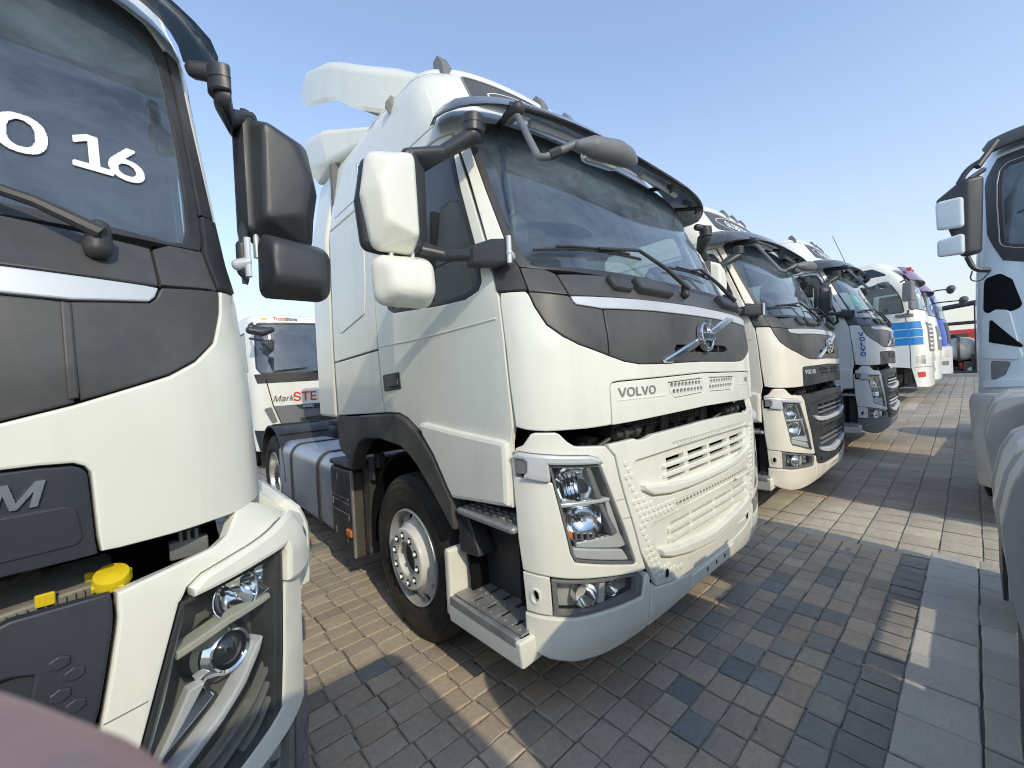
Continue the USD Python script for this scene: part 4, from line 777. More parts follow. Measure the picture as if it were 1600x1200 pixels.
def stone(name, rough_relief=.35, scale=38.0):
    mat(name, {"a": ("attribute", {"attribute": "tone"}), "ge": ("geometry", {}), "n": ("noise_texture", {"scale": scale, "detail": 8, "roughness": 0.72}), "n2": ("noise_texture", {"scale": 1.6, "detail": 7, "roughness": 0.65}), "n3": ("noise_texture", {"scale": 420, "detail": 2}),
        "r": ("map_range", {"from_min": 0.25, "from_max": 0.75, "to_min": 0.80, "to_max": 1.16}), "r2": ("map_range", {"from_min": 0.3, "from_max": 0.7, "to_min": 0.80, "to_max": 1.12}), "r3": ("map_range", {"from_min": 0.2, "from_max": 0.8, "to_min": 0.88, "to_max": 1.12}),
        "m1": ("math", {"math_type": "multiply"}), "m2": ("math", {"math_type": "multiply"}), "c": ("combine_xyz", {}), "m": ("mix_color", {"blend_type": "multiply", "fac": 1.0}),
        "b": ("bump", {"strength": rough_relief, "distance": 0.004}), "sum": ("math", {"math_type": "multiply_add", "value2": 0.25}), "p": ("principled_bsdf", {"roughness": 0.78, "specular_ior_level": 0.3})},
        [("ge.position", "n.vector"), ("ge.position", "n2.vector"), ("ge.position", "n3.vector"), ("n.fac", "r.value"), ("n2.fac", "r2.value"), ("n3.fac", "r3.value"), ("r.result", "m1.value1"), ("r2.result", "m1.value2"), ("m1.value", "m2.value1"), ("r3.result", "m2.value2"),
         ("m2.value", "c.x"), ("m2.value", "c.y"), ("m2.value", "c.z"), ("a.color", "m.a"), ("c.vector", "m.b"), ("m.result", "p.base_color"), ("n3.fac", "sum.value1"), ("n.fac", "sum.value3"), ("sum.value", "b.height"), ("b.normal", "p.normal")])
stone("paver_stone"); stone("slab_stone", .3, 70.0); stone("split_stone", .9, 26.0)
def paver_mesh(x0, x1, y0, y1, r, split=False):
    """One stone: chamfered top with slightly uneven corners."""
    g, c = .0045, .007
    j = r.normal(0, .0018, (4, 2)); tilt = r.normal(0, .0011, 4); dz = r.normal(0, .0012)
    cs = np.array([[x0 + g, y0 + g], [x1 - g, y0 + g], [x1 - g, y1 - g], [x0 + g, y1 - g]]) + j
    mid = cs.mean(0)
    if not split:
        n = 3
        e = []
        for k in range(4):
            a, b = cs[k], cs[(k + 1) % 4]; nrm = np.array([(b - a)[1], -(b - a)[0]]); nrm /= np.linalg.norm(nrm)
            for t in range(n): e.append(a + (b - a) * t / n + (nrm * r.normal(0, .0016) if t else 0))
        e = np.array(e); m = len(e)
        inn = mid + (e - mid) * (1 - c / (np.linalg.norm(e - mid, axis=1, keepdims=True)))
        zt = gz(e[:, 0]) + dz + np.repeat(tilt, n)
        V = np.vstack([np.c_[inn, zt], np.c_[e, zt - .005], np.c_[e, zt - .03], [[*mid, gz(mid[0]) + dz + .0006]]])
        q = np.arange(m); w = (q + 1) % m
        F = np.vstack([np.stack([q, w, np.full(m, 3 * m)], 1), np.stack([q + m, w + m, w], 1), np.stack([q + m, w, q], 1), np.stack([q + 2 * m, w + 2 * m, w + m], 1), np.stack([q + 2 * m, w + m, q + m], 1)])
        return V, F
    n = 6; u = np.linspace(0, 1, n); U, Wv = np.meshgrid(u, u)
    px = (1 - U) * (1 - Wv) * cs[0, 0] + U * (1 - Wv) * cs[1, 0] + U * Wv * cs[2, 0] + (1 - U) * Wv * cs[3, 0]; py = (1 - U) * (1 - Wv) * cs[0, 1] + U * (1 - Wv) * cs[1, 1] + U * Wv * cs[2, 1] + (1 - U) * Wv * cs[3, 1]
    edge = (U == 0) | (U == 1) | (Wv == 0) | (Wv == 1)
    pz = gz(px) + np.where(edge, -.006, meshkit.fbm(np.stack([px * 26, py * 9, px * 0 + 3], -1), 3, 5) * .012 - .005) + dz
    V = np.stack([px, py, pz], -1).reshape(-1, 3); F = []
    for i in range(n - 1):
        for k in range(n - 1):
            a = i * n + k; F += [[a, a + 1, a + n + 1], [a, a + n + 1, a + n]]
    return V, np.array(F)
def pavement():
    r = np.random.default_rng(11); items = []
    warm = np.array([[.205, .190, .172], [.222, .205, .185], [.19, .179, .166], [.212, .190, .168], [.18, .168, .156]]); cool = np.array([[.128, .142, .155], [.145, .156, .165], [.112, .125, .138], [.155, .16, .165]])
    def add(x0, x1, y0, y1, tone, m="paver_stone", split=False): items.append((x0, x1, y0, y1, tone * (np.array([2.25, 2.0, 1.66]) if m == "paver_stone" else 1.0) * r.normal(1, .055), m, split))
    # squares (x < 4.4, y > .42)
    xs = [-2.1 + .1725 * i for i in range(38)]; rows = [.42 + .1285 * i for i in range(44)]
    for yi, y in enumerate(rows):
        for x in xs:
            if x > 4.30: continue
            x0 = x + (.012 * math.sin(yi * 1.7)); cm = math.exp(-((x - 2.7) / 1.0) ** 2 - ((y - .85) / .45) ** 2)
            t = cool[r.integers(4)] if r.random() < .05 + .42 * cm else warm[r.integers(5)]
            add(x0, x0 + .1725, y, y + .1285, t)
    # split-face strip and slab strips along x
    x = -1.2
    while x < 4.45: add(x, x + .142, .265, .42, np.array([.27, .255, .23]), "split_stone", True); x += .142
    for y0, y1, w, t in ((.005, .265, .287, (.50, .48, .44)), (-.245, .005, .287, (.46, .44, .40)), (-.495, -.245, .287, (.45, .43, .39)), (-.745, -.495, .287, (.45, .43, .39)), (-.995, -.745, .287, (.45, .43, .39))):
        x = -1.24
        while x < 4.6: add(x, x + w, y0, y1, np.array(t), "slab_stone"); x += w
    # rough pale tiles between the two trucks, then long tiles
    for k in range(14):
        y = -.995 + .243 * k
        for i in range(5): add(4.6 + .27 * i, 4.6 + .27 * (i + 1), y, y + .243, np.array([.56, .50, .40]), "split_stone", True)
        for i in range(24):
            x0 = 5.95 + .1425 * i
            add(x0, x0 + .1425, y, y + .243, np.array([.215, .19, .172]) if y > .2 else np.array([.20, .185, .17]))
    x = 4.30
    for y in np.arange(.42, 2.6, .1285): add(4.345, 4.6, y, y + .1285, np.array([.24, .215, .18]))
    for x in np.arange(9.37, 16.4, .27):
        for k in range(14):
            y = -.995 + .243 * k; add(x, x + .27, y, y + .243, np.array([.165, .158, .148]) * (1.35 if (k == 8 and x > 13.6) else 1))
    C = np.array([0, 0, EYE]); size = []
    for x0, x1, y0, y1, *_ in items:
        P = np.array([(x0, y0, 0), (x1, y0, 0), (x1, y1, 0), (x0, y1, 0)]) + [0, 0, gz((x0 + x1) / 2)]; c = (P - C) @ CAMM.T
        if c[:, 2].min() < .2: size.append(0); continue
        u, v = 800 + FPX * c[:, 0] / c[:, 2], 600 - FPX * c[:, 1] / c[:, 2]
        inside = ((u > -10) & (u < 1575) & (v < 1215)).any() and not (u.mean() < 470 and v.mean() > 500)
        if not inside or (y0 > 1.5 and 1.35 < x0): size.append(0); continue
        size.append(.5 * abs(np.sum(u * np.roll(v, -1) - np.roll(u, -1) * v)))
    order = np.argsort(-np.array(size)); single = set(order[:298].tolist())
    path = "/World/pavement"; UsdGeom.Xform.Define(stage, path)
    meta(stage.GetPrimAtPath(path), "weathered brown and blue grey stone paving in bands between the two truck rows", None, kind="structure")
    rest = {}
    def put(p, v, f, tone, m):
        q = usdkit.mesh(stage, p, (v, f), MATS[m], smooth=60 if m == "split_stone" else False)
        n = len(q.GetPointsAttr().Get())
        UsdGeom.PrimvarsAPI(q).CreatePrimvar("tone", Sdf.ValueTypeNames.Color3fArray, "vertex").Set(Vt.Vec3fArray.FromNumpy(np.broadcast_to(np.asarray(tone, np.float32), (n, 3)).copy()))
        return q
    for k in range(len(items)):
        x0, x1, y0, y1, t, m, sp = items[k]; v, f = paver_mesh(x0, x1, y0, y1, r, sp)
        if k in single: put(numbered(path, "paver"), v, f, t, m)
        else: rest.setdefault(m, []).append((v, f, t))
    for m, L in rest.items():
        v, f = cat(*[(a, b) for a, b, _ in L])
        q = usdkit.mesh(stage, numbered(path, "paver_field"), (v, f), MATS[m], smooth=True if m == "split_stone" else False)
        n = len(q.GetPointsAttr().Get())
        if n == len(v): tn = np.vstack([np.broadcast_to(t, (len(a), 3)) for a, _, t in L])
        UsdGeom.PrimvarsAPI(q).CreatePrimvar("tone", Sdf.ValueTypeNames.Color3fArray, "vertex").Set(Vt.Vec3fArray.FromNumpy(tn.astype(np.float32)))
        meta(q.GetPrim(), None, kind="stuff")
ground(); pavement()

# ------------------------------------------------------------------ trucks of the near row
def shifted(p, dz): return affinity.translate(p, 0, dz)
L_LAMP = Polygon([(.953, 1.202), (1.036, 1.212), (1.126, 1.223), (1.194, 1.229), (1.19, 1.10), (1.182, .95), (1.17, .80), (1.13, .775), (1.05, .735), (.95, .665), (.80, .655), (.84, .79), (.88, .92)])
L_BEZEL = Polygon([(.956, 1.206), (.971, 1.23), (1.003, 1.25), (1.081, 1.268), (1.151, 1.282), (1.225, 1.296), (1.30, 1.30), (1.335, 1.28), (1.34, 1.19), (1.335, 1.155), (1.24, 1.13), (1.19, 1.135), (1.196, 1.232), (1.126, 1.226), (1.036, 1.215)])
L_HOUSE = Polygon([(1.34, 1.24), (1.33, 1.29), (1.31, 1.33), (1.27, 1.358), (1.241, 1.37), (1.173, 1.362), (1.12, 1.338), (1.083, 1.318), (1.035, 1.302), (.979, 1.294), (.864, 1.272), (.856, 1.22), (.84, 1.105), (.822, .99), (.77, .83), (.742, .747), (.705, .66), (.764, .63), (.95, .63), (1.109, .690), (1.216, .725), (1.279, .748), (1.284, .98), (1.29, 1.13)])
L_BUMP = sym([(0, .36), (.45, .34), (.95, .32), (1.2, .36), (1.30, .42), (1.31, .72), (1.283, .742), (1.22, .718), (1.115, .682), (.96, .622), (.764, .622), (.70, .652), (.66, .60), (.632, .548), (.47, .519), (.3, .506), (0, .498)])
def xenon(S, hl, sg, pn, bowl):
    led = Polygon([(.966, 1.176), (.948, 1.182), (.905, 1.03), (.872, .90), (.828, .745), (.812, .68), (.845, .68), (.862, .77), (.898, .90), (.924, .99)])
    pn("light_guide", fl(led, sg), "light_guide", off=-.02, depth=.03, bev=.006, h=.025, parent=hl)
    bowl(1.075, 1.155, .055, .05); bowl(1.145, 1.165, .038, .04)
    pn("lamp_divider", fl(Polygon([(.945, 1.09), (1.05, 1.115), (1.16, 1.12), (1.165, 1.105), (1.05, 1.095), (.945, 1.07)]), sg), "light_guide", off=-.016, depth=.05, bev=.004, h=.025, parent=hl)
    c = S.at(sg * 1.06, 1.022, -.05); n = S.N(np.float64(sg * 1.06), np.float64(1.0)); n = n * [1, 1, .3]; n = n / np.linalg.norm(n); n = n + np.array([.25, -.15, .05]); n /= np.linalg.norm(n)
    x_ = -n; y_ = np.cross([0, 0, 1.0], x_); y_ /= np.linalg.norm(y_); z_ = np.cross(x_, y_); R = np.stack([x_, y_, z_], 1)
    obj(hl, "projector_ring", moved(lathe([(.043, .0), (.044, -.012), (.050, -.016), (.056, -.010), (.062, .004), (.075, .02), (.085, .05)], 40), c, R), "lamp_chrome")
    obj(hl, "projector_lens", moved(lathe([(.0, -.026), (.015, -.024), (.03, -.016), (.040, -.004), (.044, .006)], 32), c, R), "lens_black")
    pn("lamp_wing", fl(Polygon([(1.005, .985), (.97, .985), (.90, .845), (.905, .84)]), sg), "silver_plastic", off=-.03, depth=.03, bev=.004, h=.02, parent=hl)
    pn("lamp_wing", fl(Polygon([(1.0, .975), (1.03, .93), (.93, .855), (.915, .85)]), sg), "lamp_chrome", off=-.05, depth=.02, bev=.004, h=.02, parent=hl)
    pn("lamp_blade", fl(Polygon([(1.145, 1.03), (1.125, .985), (1.085, .925), (1.03, .87), (.96, .815), (.885, .77), (.893, .80), (.965, .845), (1.03, .895), (1.08, .95), (1.12, 1.01)]), sg), "silver_plastic", off=-.018, depth=.05, bev=.005, h=.02, parent=hl)
    for k in range(3):
        d = .035 * k
        pn("indicator_fin", fl(Polygon([(1.165, .93 - d), (1.11, .86 - d), (1.03, .80 - d), (.94, .745 - d), (.87, .72 - d), (.87, .712 - d), (.94, .735 - d), (1.03, .788 - d), (1.11, .848 - d), (1.165, .915 - d)]).intersection(L_LAMP.buffer(-.01)), sg), "lamp_grey", off=-.03 + .006 * k, depth=.03, bev=.002, h=.02, parent=hl)
    pn("lamp_edge", fl(Polygon([(1.168, 1.22), (1.188, 1.225), (1.178, .95), (1.163, .80), (1.148, .80), (1.158, .95)]), sg), "black_plastic", off=-.006, depth=.04, bev=.003, h=.03, parent=hl)
COMMON = dict(grille="white_paint", name="white_paint")
def stretch(p):
    """The left truck's front pieces sit slightly further out along its skin."""
    def q(x, y, z=None):
        x = np.asarray(x, float); a = np.abs(x); k = np.interp(a, [0, .9, 1.2, 1.36, 9], [1.045, 1.045, 1.012, 1.0, 1.0]); y = np.asarray(y, float)
        w = np.clip((y - 1.27) / .03, 0, 1); return x * (1 + (k - 1) * w), y
    import shapely.ops
    return shapely.ops.transform(q, p)
TL, SL = fm_truck("white tractor truck at the left edge of the photo, black mirrors, 2016 on its windscreen", (-.98, 1.15, 0), dict(COMMON, zoff=-.085, AZ=[0, .5, 1.215, 1.275, 1.365, 1.7, 2.045, 2.285, 2.84, 3.36, 3.45, 3.6], AA=[1.33, 1.34, 1.36, 1.34, 1.25, 1.24, 1.215, 1.205, 1.18, 1.12, 1.09, .8],
    grille="navy_plastic", name="navy_plastic", mirror="mirror_plastic", lamp=L_LAMP, house=L_HOUSE, bezel=L_BEZEL, xenon=xenon, bezel_mat="white_paint", lamp_rim="black_plastic", fogside="grey_plastic", smap=stretch, year_list=(("2", .665, 2.255, .102), ("0", .790, 2.250, .102), ("1", .912, 2.253, .102), ("6", .982, 2.253, .102)), mirror_in=.20, mirror_fwd=0, wide_in=.16, wide_fwd=-.08, mirror_z=0.0, bracket_z=-.15, pillar="black_plastic", chrome_text=True, bay_bits=True, bumper="grey_plastic", deflector=False, collar=False))
T1, S1 = fm_truck("large white tractor truck in the middle with white grille and white mirrors", (2.45, 1.03, 0), dict(COMMON, name_text="grey_letter", deflector=True, year="2015", year_at=(.80, 2.42), turn=0))
T2, S2 = fm_truck("cream white tractor truck with black grille, second from the middle white truck", (5.835, 1.08, 0), dict(COMMON, paint="cream_paint", grille="grille_plastic", lip="silver_trim", bars="grey_plastic", name="grille_plastic", name_text="silver_trim", mirror="black_plastic", sign_light=True, collar=False), group=None)
T3, S3 = fm_truck("silver grey tractor truck with blue vertical lettering and green paper on its windscreen", (9.2, .87, float(gz(9.2))), dict(COMMON, paint="silver_blue_paint", grille="grille_plastic", lip="silver_trim", bars="silver_trim", name="black_plastic", mirror="black_plastic", bumper="grey_plastic", sign_light=True, fine=False, collar=False))
obj(T3, "side_lettering", wraptext(S3, "VOLVO", .058, -1.235, 1.80, .002, .002, True, stretch=1.3, vertical=True), "blue_letter", smooth=False)
obj(T3, "paper_sign", panel(S3, Polygon([(-.95, 2.28), (-.62, 2.26), (-.62, 2.46), (-.95, 2.48)]), -.018, 0, .05), "green_paper", label="green paper inside the windscreen")
# ------------------------------------------------------------------ other trucks: upright cabs made of skin panels
def upright(ztop=3.9, rake=1.0):
    return Surf(ZK=[0, .4, .9, 1.3, 1.9, 2.0, 2.9, 3.1, 3.3, 3.5, 3.7, 3.8, 3.9, 4.0], DK=[.1, 0, 0, 0, .02 * rake, .04 * rake, .18 * rake, .24 * rake, .34, .5, .7, .85, 1.0, 1.2], AZ=[0, 2.3, 3.0, 3.4, 3.6, 3.7, 3.8, 3.9], AA=[1.25, 1.25, 1.22, 1.17, 1.10, 1.05, 1.0, .9])
def roof_cap(S, zt, length=2.3, rise=.12):
    sr = S.s_of_y(length); ss = np.concatenate([np.linspace(-sr, -1.5, 8), np.linspace(-1.45, 1.45, 40), np.linspace(1.5, sr, 8)])
    base = S.P(ss, np.full_like(ss, zt)); cy = base[:, 1].mean() * .5 + length * .35; rings = []
    for k, dz in ((1, 0), (.97, .3), (.9, .55), (.75, .8), (.4, .97), (.02, 1.0)):
        q = base.copy(); q[:, 0] *= k; q[:, 1] = cy + (q[:, 1] - cy) * k; q[:, 2] += dz * rise; rings.append(q)
    V = np.vstack(rings); n = len(ss); F = []
    for i in range(len(rings) - 1):
        j = np.arange(n); A, B = i * n + j, i * n + (j + 1) % n; F += [np.stack([A, B, B + n], 1), np.stack([A, B + n, A + n], 1)]
    return V, np.vstack(F)
def cab_truck(name, label, loc, rotz, S, W, front, side, ztop, wsc, swin, wheels=True, h=.07, length=2.3, glass="windscreen_glass", group=None):
    """front / side: lists of (part, polygon, material, offset, depth); wsc: windscreen outline; swin: side window."""
    T = thing(name, label, "truck", loc, rotz, group); sr = S.s_of_y(length)
    body = sym([(0, .42), (.9, .40), (1.30, .42), (1.40, .9), (sr, 1.15), (sr, ztop), (0, ztop)]).difference(wsc.buffer(.03))
    for sg in (-1, 1): body = body.difference(fl(swin, sg).buffer(.02))
    arch = Polygon([(S.s_of_y(1.35) + .62 * math.cos(a), .52 + .62 * math.sin(a)) for a in np.linspace(0, 2 * math.pi, 40)])
    for sg in (-1, 1): body = body.difference(fl(arch, sg))
    b = obj(T, "cab_shell", panel(S, body, 0, .03, h, .006), W)
    obj(b, "roof_top", roof_cap(S, ztop, length), W, smooth=50)
    ws = obj(T, "windscreen_seal", panel(S, wsc.buffer(.034).difference(wsc), -.004, .02, h, .004), "black_plastic")
    obj(ws, "windscreen", panel(S, wsc.buffer(.006), -.014, 0, h), glass)
    for sg in (-1, 1):
        w = obj(T, "side_window_seal", panel(S, fl(swin.buffer(.024).difference(swin), sg), -.002, .015, h, .003), "black_plastic")
        obj(w, "side_window", panel(S, fl(swin.buffer(.005), sg), -.012, 0, h), "side_glass")
    for n, p, m, off, dep in front:
        obj(T, n, panel(S, p, off, dep, min(h * .7, max(p.area ** .5 / 7, .012)), .005 if dep > .008 else 0), m, smooth=19)
    for n, p, m, off, dep in side:
        for sg in (-1, 1): obj(T, n, panel(S, fl(p, sg), off, dep, min(h * .7, max(p.area ** .5 / 7, .012)), .005 if dep > .008 else 0), m, smooth=19)
    zs = wsc.bounds[1]
    obj(T, "cab_lining", cat(rbox(-1.18, 1.18, .6, length - .05, zs - .35, zs - .3), rbox(-1.2, 1.2, length - .06, length, .9, ztop), rbox(-1.1, 1.1, .9, length, ztop - .25, ztop - .2)), "cab_lining")
    obj(T, "dashboard", hull([(-1.05, .34, zs - .06, .03), (1.05, .34, zs - .06, .03), (-1.08, .7, zs - .03, .05), (1.08, .7, zs - .03, .05), (-1.05, .7, zs - .4, .04), (1.05, .7, zs - .4, .04)]), "black_plastic")
    for x in (-.6, .6):
        obj(T, "seat", cat(hull([(x - .19, 1.6, zs - .2, .06), (x + .19, 1.6, zs - .2, .06), (x - .17, 1.75, zs + .5, .06), (x + .17, 1.75, zs + .5, .06), (x - .1, 1.75, zs + .7, .05), (x + .1, 1.75, zs + .7, .05)])), "seat_fabric")
    obj(T, "chassis", cat(rbox(-.48, -.40, .5, 5.9, .72, .98), rbox(.40, .48, .5, 5.9, .72, .98), rbox(-1.1, 1.1, .25, .5, .5, 1.3), rbox(-.9, .9, 1.3, 1.42, .42, .56)), "chassis_steel")
    for sg in (-1, 1):
        wheel(T, sg * 1.22, 1.36, sg, True)
        wheel(T, sg * 1.22, 4.9, sg, False, name="rear_wheel")
    return T
def sidemirror(T, pts, m="mirror_plastic", shell=None, arms=(), back=None):
    p = obj(T, "mirror", hull(pts, 12), shell or m)
    if back is not None: obj(p, "mirror_back", hull(back, 12), m)
    for a in arms: obj(p, "mirror_arm", tube(a, .022, 8, smoothpath=2), m)
    return p
# --- white truck with blue stripes
SB = upright()
WSB = rnd(sym([(0, 2.42), (.9, 2.42), (1.18, 2.44), (1.20, 2.6), (1.15, 3.2), (1.05, 3.34), (0, 3.36)]), .06)
WIN4 = rnd([(1.42, 2.36), (2.35, 2.36), (2.4, 2.6), (2.35, 3.12), (1.52, 3.14), (1.42, 2.7)], .05)
stripe_rows = [sbox(1.10, z0, 2.6, z1) for z0, z1 in ((1.50, 1.69), (1.71, 1.90), (1.92, 2.10))]
GR4 = rnd(sym([(0, 1.32), (.78, 1.32), (.84, 2.08), (0, 2.10)]), .03)
T4 = cab_truck("striped_truck", "white high-roof truck with blue stripes round its corner and a purple visor", (16.05, .72, float(gz(16))), 0, SB, "clean_white_paint",
    [("grille", GR4, "grey_plastic", .012, .03)] + [("grille_slat", sbox(-.76, z, .76, z + .05), "clean_white_paint", .03, .03) for z in np.arange(1.38, 2.05, .11)] + [("bumper_seam", sym([(0, .92), (1.34, .92), (1.34, .932), (0, .932)]), "black_plastic", .002, .004)],
    [("stripe", r_, "stripe_blue_paint", .004, .005) for r_ in stripe_rows] + [("cowl_trim", sbox(1.25, 2.22, 1.60, 2.31), "grey_plastic", .01, .02), ("headlamp", rnd([(1.05, 1.0), (1.30, 1.0), (1.30, 1.23), (1.06, 1.23)], .02), "lamp_chrome", .006, .02), ("fog_lamp", rnd([(1.06, .67), (1.27, .66), (1.29, .80), (1.08, .81)], .02), "red_lens", .006, .02),
     ("corner_seam", sbox(1.405, .45, 1.42, 2.3), "black_plastic", .002, .004), ("high_window", rnd([(1.40, 3.38), (2.0, 3.37), (1.95, 3.62), (1.50, 3.62)], .04), "lens_black", .004, .01), ("door_seam", sbox(2.34, 1.2, 2.35, 3.2), "black_plastic", .001, .002)],
    3.72, WSB, WIN4)
xs = np.linspace(-1.1, 1.1, 30); V = []
for dy, z in ((-.06, 3.22), (-.05, 3.235), (.18, 3.60), (.17, 3.585)): V.append(np.stack([xs, .18 + .22 * np.abs(xs / 1.1) ** 2.5 + dy, z + 0 * xs - .02 * np.abs(xs)], 1))
V = np.stack(V, 1).reshape(-1, 3); F = []
for i in range(29):
    for j in range(4): a, b = i * 4 + j, i * 4 + (j + 1) % 4; F += [[a, a + 4, b + 4], [a, b + 4, b]]
VIS = (V, np.array(F))
v4 = obj(T4, "sun_visor", VIS, "purple_acrylic")
for x in (-1.0, -.35, .35, 1.0): obj(v4, "visor_lamp", rbox(x - .08, x + .08, .30, .40, 3.47 - .03 * abs(x), 3.55 - .03 * abs(x), .02), "red_lens")
sidemirror(T4, [(-1.56, .30, 2.64, .05), (-1.38, .28, 2.64, .05), (-1.56, .30, 3.06, .05), (-1.38, .28, 3.06, .05), (-1.54, .42, 2.64, .04), (-1.38, .42, 3.06, .04)], "grey_plastic", arms=[[(-1.5, .36, 3.1), (-1.48, .40, 3.16), (-1.25, .5, 3.14)], [(-1.48, .36, 2.38), (-1.46, .36, 2.3), (-1.28, .42, 2.3)]])
sidemirror(T4, [(-1.57, .30, 2.42, .05), (-1.40, .28, 2.42, .05), (-1.57, .30, 2.56, .05), (-1.40, .28, 2.56, .05)], "grey_plastic")
obj(T4, "antenna", tube([(-1.0, 1.6, 3.8), (-1.12, 1.9, 4.75)], .008, 6), "black_plastic")
T5 = cab_truck("white_truck", "plain white high-roof truck behind the one with blue stripes", (19.6, .70, float(gz(19.6))), 0, SB, "clean_white_paint",
    [("grille", GR4, "grey_plastic", .012, .03), ("grille_bar", sbox(-.7, 1.65, .7, 1.75), "clean_white_paint", .03, .03)],
    [("headlamp", rnd([(1.05, 1.0), (1.30, 1.0), (1.30, 1.23), (1.06, 1.23)], .02), "lamp_chrome", .006, .02), ("stripe", sbox(1.1, 2.24, 2.2, 2.30), "stripe_blue_paint", .004, .005), ("fog_lamp", rnd([(1.06, .67), (1.27, .66), (1.29, .80), (1.08, .81)], .02), "lamp_grey", .006, .02)], 3.55, WSB, WIN4, h=.1)
v5 = obj(T5, "sun_visor", VIS, "purple_acrylic")
for x in (-1.0, 1.0): obj(v5, "visor_lamp", rbox(x - .08, x + .08, .30, .40, 3.47 - .03 * abs(x), 3.55 - .03 * abs(x), .02), "red_lens")
sidemirror(T5, [(-1.56, .30, 2.64, .05), (-1.38, .28, 2.64, .05), (-1.56, .30, 3.06, .05), (-1.38, .28, 3.06, .05)], "mirror_plastic", arms=[[(-1.5, .36, 3.1), (-1.48, .40, 3.16), (-1.25, .5, 3.14)]])
T6 = cab_truck("blue_truck", "blue cab truck with grey bumper at the far end of the left row", (22.8, .55, float(gz(22.8))), 0, SB, "blue_paint",
    [("grille", rnd(sym([(0, 1.5), (.9, 1.5), (.95, 2.3), (0, 2.3)]), .03), "grille_plastic", .012, .03), ("bumper", sym([(0, .42), (1.36, .44), (1.40, 1.42), (0, 1.42)]), "silver_plastic", .03, .06)],
    [("headlamp", rnd([(.95, 1.05), (1.28, 1.05), (1.28, 1.3), (.98, 1.3)], .02), "lamp_chrome", .045, .03), ("fog_lamp", rnd([(1.0, .75), (1.25, .75), (1.25, .9), (1.0, .9)], .02), "lamp_grey", .045, .03)], 3.35, WSB, WIN4, h=.1)
for dx, z, y in ((0, 3.42, -.05), (.0, 2.98, -.35)):
    sidemirror(T6, [(-1.5, y, z, .10), (-1.15, y - .02, z + .05, .12), (-1.2, y, z - .05, .1)], "mirror_plastic", arms=[[(-1.2, .5, z - .02), (-1.4, .3, z + .02), (-1.4, y, z)]])
# --- pale blue truck at the right edge: it stands across the lane and faces the camera
zr = lambda z: 1.6 + (z - 1.6) * .935
SR = Surf(ZK=[0, .5, .9, 1.3, 1.9, 2.3, 3.0, 3.2, 3.4, 3.55, 3.7, 3.8, 3.9], DK=[.05, 0, 0, 0, .03, .06, .16, .22, .32, .42, .6, .8, 1.0], AZ=[0, 2.2, 3.2, 3.5, 3.7, 3.8], AA=[1.25, 1.25, 1.22, 1.17, 1.10, 1.05])
WSR = rnd(sym([(0, zr(2.60)), (.95, zr(2.61)), (1.09, zr(2.67)), (1.11, zr(3.08)), (1.11, zr(3.47)), (0, zr(3.52))]), .05)
WINR = rnd([(1.45, 2.5), (2.3, 2.5), (2.35, 3.1), (1.5, 3.15)], .06)
R1 = cab_truck("pale_blue_truck", "pale blue truck with black windscreen surround and two-part mirror, cut off by the right edge", (5.72, -1.28, 0), -90, SR, "pale_blue_paint",
    [("windscreen_surround", sym([(0, zr(2.42)), (.95, zr(2.44)), (1.10, zr(2.50)), (1.17, zr(2.66)), (1.22, zr(2.8)), (1.25, zr(3.4)), (1.18, zr(3.6)), (0, zr(3.64))]).difference(WSR.buffer(.034)), "black_plastic", .006, .02),
     ("roof_band", sym([(0, zr(3.74)), (1.30, zr(3.79)), (1.30, 3.72), (0, 3.72)]), "dark_steel", .006, .02), ("grille", rnd(sym([(0, 1.2), (.7, 1.2), (.82, 2.2), (0, 2.25)]), .05), "grille_plastic", .006, .03)],
    [("corner_vent", rnd([(1.26, 1.98), (1.24, zr(2.35)), (1.12, zr(2.38)), (1.04, zr(2.3)), (.98, zr(2.03)), (1.04, 1.97)], .05), "void_dark", .004, .01), ("air_scoop", rnd([(1.19, zr(1.95)), (1.20, zr(1.71)), (.97, zr(1.635))], .012), "void_dark", .02, .02), ("scoop_panel", rnd([(1.28, 1.56), (1.26, 1.93), (1.15, 2.0), (1.06, 1.98), (1.0, 1.6), (.9, 1.52)], .04), "pale_blue_paint", .014, .03),
     ("foot_hole", rnd([(1.20, 1.34), (1.10, 1.40), (1.06, 1.52), (1.20, 1.53)], .02), "grey_plastic", .003, .006), ("foot_shelf", rnd([(1.25, 1.28), (.92, 1.30), (.92, 1.37), (1.25, 1.34)], .01), "pale_blue_paint", .03, .04), ("headlamp", rnd([(.75, 1.02), (1.08, 1.0), (1.10, 1.2), (.8, 1.24)], .04), "lamp_chrome", .006, .02)],
    3.72, WSR, WINR)
obj(R1, "sun_visor", panel(SR, sym([(0, zr(3.63)), (1.20, zr(3.62)), (1.28, zr(3.70)), (1.26, zr(3.80)), (1.0, zr(3.79)), (0, zr(3.80))]), .10, .03, .06, .01), "black_plastic")
zm = zr
obj(R1, "visor_stay", cat(tube([(-1.1, .2, zr(3.66)), (-1.18, .1, zr(3.5)), (-1.22, .06, zr(3.42))], .025, 8)), "black_plastic")
